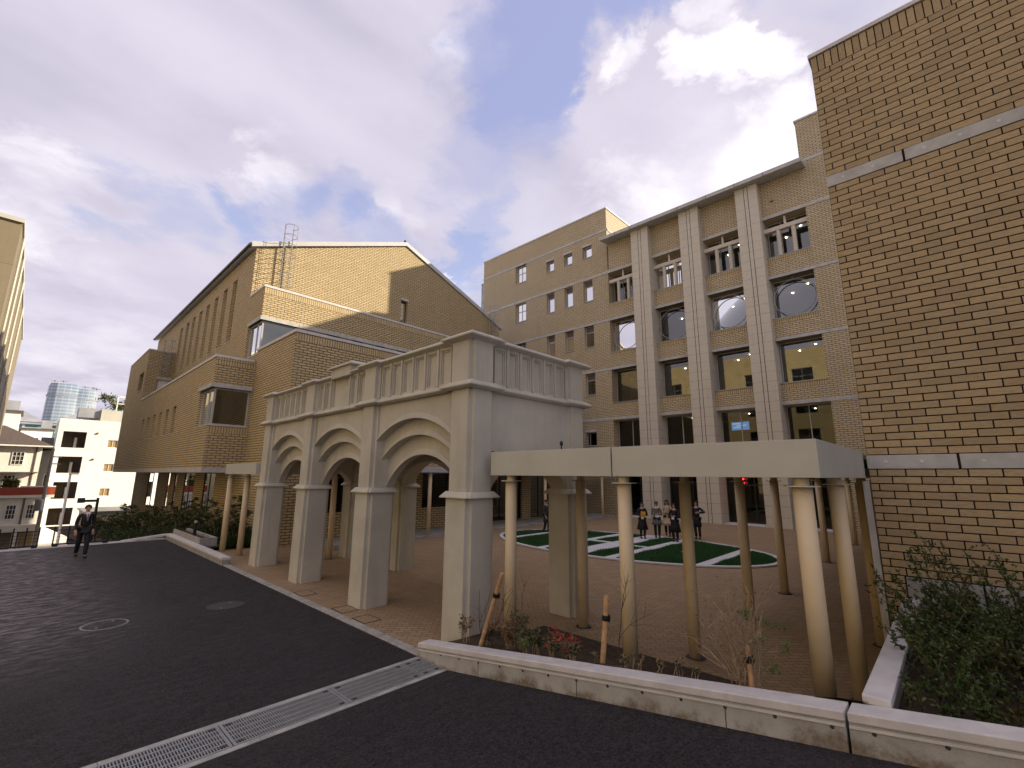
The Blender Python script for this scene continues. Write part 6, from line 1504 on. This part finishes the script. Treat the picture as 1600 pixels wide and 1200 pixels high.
    m = MB(); m.box(-12, 2.9, y - 2.6, y, 0.15, 0.45); F = build('balcony', m, 'house_white', H); m = MB(); m.box(-12, 2.9, y - 2.62, y - 2.56, 0.452, 1.25); build('balcony_rail', m, 'red_rail', F); m = MB(); m.box(0.2, 2.9, y - 2.66, y - 2.52, 1.252, 1.38); m.box(2.84, 2.9, y - 2.5, y, 0.452, 1.3); build('hand_rail', m, 'white_paint', F)
    m = MB(); m.box(-12, 1.3, y - 1.2, y, 2.75, 2.85); build('awning', m, 'louvre', H)
    m = MB(); m.box(-12, 2.1, y - 2.2, y - 0.002, -5.2, 0.1); L = build('lower_storey', m, 'house_white', H)
    T2 = lambda u, q, d: (u, y - 2.27 + d, q)
    far_window(H, T2, -0.5, 0.25, -2.0, -0.55, 'frame_dark', (3, 3)); far_window(H, T2, 1.0, 1.7, -2.0, -0.55, 'frame_dark', (3, 3))
    m = MB(); m.box(-12, 2.2, y - 3.3, y - 2.2, -3.2, -2.55); build('porch_roof', m, 'house_white', H)
    m = MB(); m.box(0.9, 1.9, y - 2.3, y - 2.2, -5.1, -3.2); build('garage_door', m, 'interior_wall', H); m = MB(); m.box(-2.2, 0.3, y - 2.3, y - 2.2, -5.1, -3.3); build('garage_door', m, 'cream_plaster', H)
    for x in (0.55, 2.05): m = MB(); m.box(x - 0.12, x + 0.12, y - 3.3, y - 2.9, -5.2, -3.2); build('porch_post', m, 'house_white', H)
    m = MB(); m.tube([(0.72, y - 2.25, -5), (0.72, y - 2.25, 0.1)], 0.08, 6); m.tube([(0.9, y - 0.05, 0.4), (0.9, y - 0.05, 5.6)], 0.07, 6); build('downpipe', m, 'louvre', H)
    G = thing('grey_house', 'narrow dark grey house between the cream house and the apartment block', 'house', (2, 82, -5)); m = MB(); m.box(1.4, 4.6, 80, 88, -5.2, 5.4); build('wall', m, 'far_metal', G)
    m = MB(); m.add([(1.2, 79.6, 5.4), (4.9, 79.6, 5.4), (4.9, 88, 5.4), (1.2, 88, 5.4), (1.2, 84, 7.2), (4.9, 84, 7.2)], ((0, 1, 5, 4), (2, 3, 4, 5), (0, 4, 3), (1, 2, 5), (0, 3, 2, 1))); build('roof', m, 'roof_brown', G)
    far_window(G, lambda u, q, e: (u, 79.95 + e, q), 2.0, 3.4, 1.0, 2.6, 'frame_dark', (2, 1)); far_window(G, lambda u, q, e: (u, 79.95 + e, q), 2.0, 3.4, -2.2, -0.4, 'frame_dark', (2, 1))
    U = thing('utility_pole', 'grey utility pole with a transformer in front of the apartment block', 'pole', (2.35, 66, -5)); m = MB(); m.tube([(1.95, 66, -5.2), (1.95, 66, 5.2)], [0.17, 0.12], 10); build('pole', m, 'concrete', U); m = MB(); m.lathe([(0.28, -0.9), (0.3, -0.7), (0.3, 0.1), (0.25, 0.2)], (1.7, 65.8, 0), 12); build('transformer', m, 'metal_grey', U); m = MB(); m.box(1.2, 2.7, 65.95, 66.05, 4.3, 4.42); m.box(1.2, 2.7, 65.95, 66.05, 3.6, 3.72); build('cross_arm', m, 'metal_grey', U)
    # teal glazed office block with two peaked roofs
    O = thing('office_block', 'teal glass office block with pointed grey roofs behind the white houses', 'building', (6, 180, -5)); y = 176.0
    m = MB(); m.box(-1.5, 13, y, 196, -5, 15.2); build('wall', m, 'teal_glass', O)
    for z in (5.4, 8.0, 10.6, 13.2): m = MB(); m.box(-1.55, 13.05, y - 0.2, y - 0.002, z, z + 1.2); build('floor_band', m, 'pale_panel', O)
    for x in (-1.5, 3.4, 6.2): m = MB(); m.box(x, x + 0.5, y - 0.3, y - 0.002, -5, 15.2); build('column', m, 'pale_panel', O)
    for x, w in ((-6, 8.5), (4.5, 9)): 
        m = MB(); m.prism([(x - 0.5, y - 1), (x + w, y - 1), (x + w, y + 14), (x - 0.5, y + 14)], 15.21, 15.8); m.add([(x - 0.8, y - 1.2, 15.8), (x + w + 0.3, y - 1.2, 15.8), (x + w + 0.3, y + 14, 15.8), (x - 0.8, y + 14, 15.8), (x + w * 0.45, y + 6, 19.4)], ((0, 1, 4), (1, 2, 4), (2, 3, 4), (3, 0, 4), (0, 3, 2, 1))); build('roof', m, 'far_metal', O)
    for lab, x, w, yy, zt, mt in (('pale house with a plant-filled roof terrace far left', -7.5, 6.0, 120, 13.2, 'house_white'), ('pale low house between the trees and the teal office block', -1.2, 4.6, 135, 11.2, 'white_paint')):
        h = thing('far_house', lab, 'house', (x, yy, -5)); m = MB(); m.box(x, x + w, yy, yy + 8, -5.2, zt); build('wall', m, mt, h); m = MB(); m.box(x - 0.3, x + w + 0.3, yy - 0.3, yy + 8.3, zt + 0.002, zt + 0.4); build('roof', m, 'roof_brown', h); far_window(h, lambda u, q, e, yy=yy: (u, yy - 0.05 + e, q), x + w * 0.4, x + w * 0.6, zt - 3.2, zt - 1.5, 'frame_dark', (2, 1))
        m = MB(); m.box(x + w * 0.6, x + w * 0.95, yy + 1, yy + 3, zt + 0.4, zt + 2.2); build('roof_hut', m, 'far_metal', h)
    # skyscraper
    S = thing('skyscraper', 'tall curved blue glass skyscraper far behind the white buildings', 'skyscraper', (60, 1250, -6)); cx, cy = 50.0, 1240.0
    def plan(s=1.0):
        p = []
        for t in np.linspace(-1.25, 1.25, 15): p.append((cx - 20 + 34 * math.sin(t) * 0.92, cy + 12 - 40 * math.cos(t)))
        return p
    left = [(cx - 38, cy + 30), (cx - 37, cy + 2), (cx - 27, cy - 6)] + [(cx - 10 + 17 * t, cy - 6 - 3.0 * math.cos(t * 1.3)) for t in np.linspace(-0.95, 0.95, 12)] + [(cx + 7, cy + 30)]
    right = [(cx + 3, cy + 34), (cx + 3, cy - 4)] + [(cx + 20 + 15 * t, cy - 3 - 3.0 * math.cos(t * 1.3)) for t in np.linspace(-1.0, 1.0, 10)] + [(cx + 37, cy + 6), (cx + 38, cy + 36)]
    m = MB(); m.prism(left, -6, 168, [(cx + (x - cx) * 0.97, yv) for x, yv in left]); build('west_volume', m, 'skyscraper_glass', S)
    m = MB(); m.prism(right, -6, 161, [(cx + (x - cx) * 0.97, yv) for x, yv in right]); build('east_volume', m, 'skyscraper_glass', S)
    m = MB(); m.prism([(cx - 20 + (x - cx + 20) * 0.85, cy + (q - cy) * 0.7) for x, q in left], 168, 172); m.prism([(cx + 20 + (x - cx - 20) * 0.8, cy + (q - cy) * 0.7) for x, q in right], 161, 165); build('crown', m, 'skyscraper_glass', S)
    m = MB(); m.prism([(x, q - 0.6) for x, q in left], 148, 150.5); m.prism([(x, q - 0.6) for x, q in right], 143, 145); build('sky_band', m, 'far_metal', S)
    for x, z in ((cx - 30, 172), (cx - 18, 173), (cx + 14, 166), (cx + 26, 166), (cx + 32, 164)):
        m = MB(); m.box(x - 0.8, x + 0.8, cy, cy + 2, z - 3, z + 5); m.box(x - 5, x + 6, cy, cy + 2, z + 3.2, z + 5); build('roof_crane', m, 'far_metal', S)
    # trees beyond the block
    def tree(label, x, y, z0, h, r, n):
        T = thing('tree', label, 'tree', (x, y, z0)); m = MB(); m.tube([(x, y, z0), (x + 0.2, y, z0 + h * 0.45), (x, y, z0 + h * 0.75)], [0.3, 0.22, 0.1], 8); 
        C = []
        for k in range(34):
            a = RNG.uniform(0, 6.28); q = RNG.uniform(0.15, 1) ** 0.6; c = np.array([x + r * q * math.cos(a), y + r * q * math.sin(a), z0 + h * (0.72 + 0.26 * RNG.uniform(-0.9, 1) * math.sqrt(max(0.05, 1 - q * q * 0.9)))])
            C.append(c + RNG.normal(0, r * 0.13, (n // 34, 3)) * np.array([1.2, 1.2, 0.7]))
            if k % 3 == 0: m.tube([(x, y, z0 + h * 0.55), tuple((c + np.array([x, y, z0 + h * 0.6])) / 2), tuple(c)], [0.1, 0.06, 0.03], 5)
        build('trunk', m, 'bark', T); c = np.concatenate(C); v, f = leaf_arrays(c, RNG.normal(size=c.shape), 0.42, 0.2); raw('crown', v, f, 'leaf_tree', T, kind='stuff')
    tree('round green tree rising behind the apartment block roof', 8.6, 92, -5.2, 19.8, 3.4, 7000); tree('second green tree partly hidden by the hall, behind the apartment block', 12.5, 95, -5.2, 20, 3.6, 5000)
    tree('small roof terrace plant above the red balcony', -0.6, 72.3, 0.45, 1.6, 0.5, 400)
make_town()
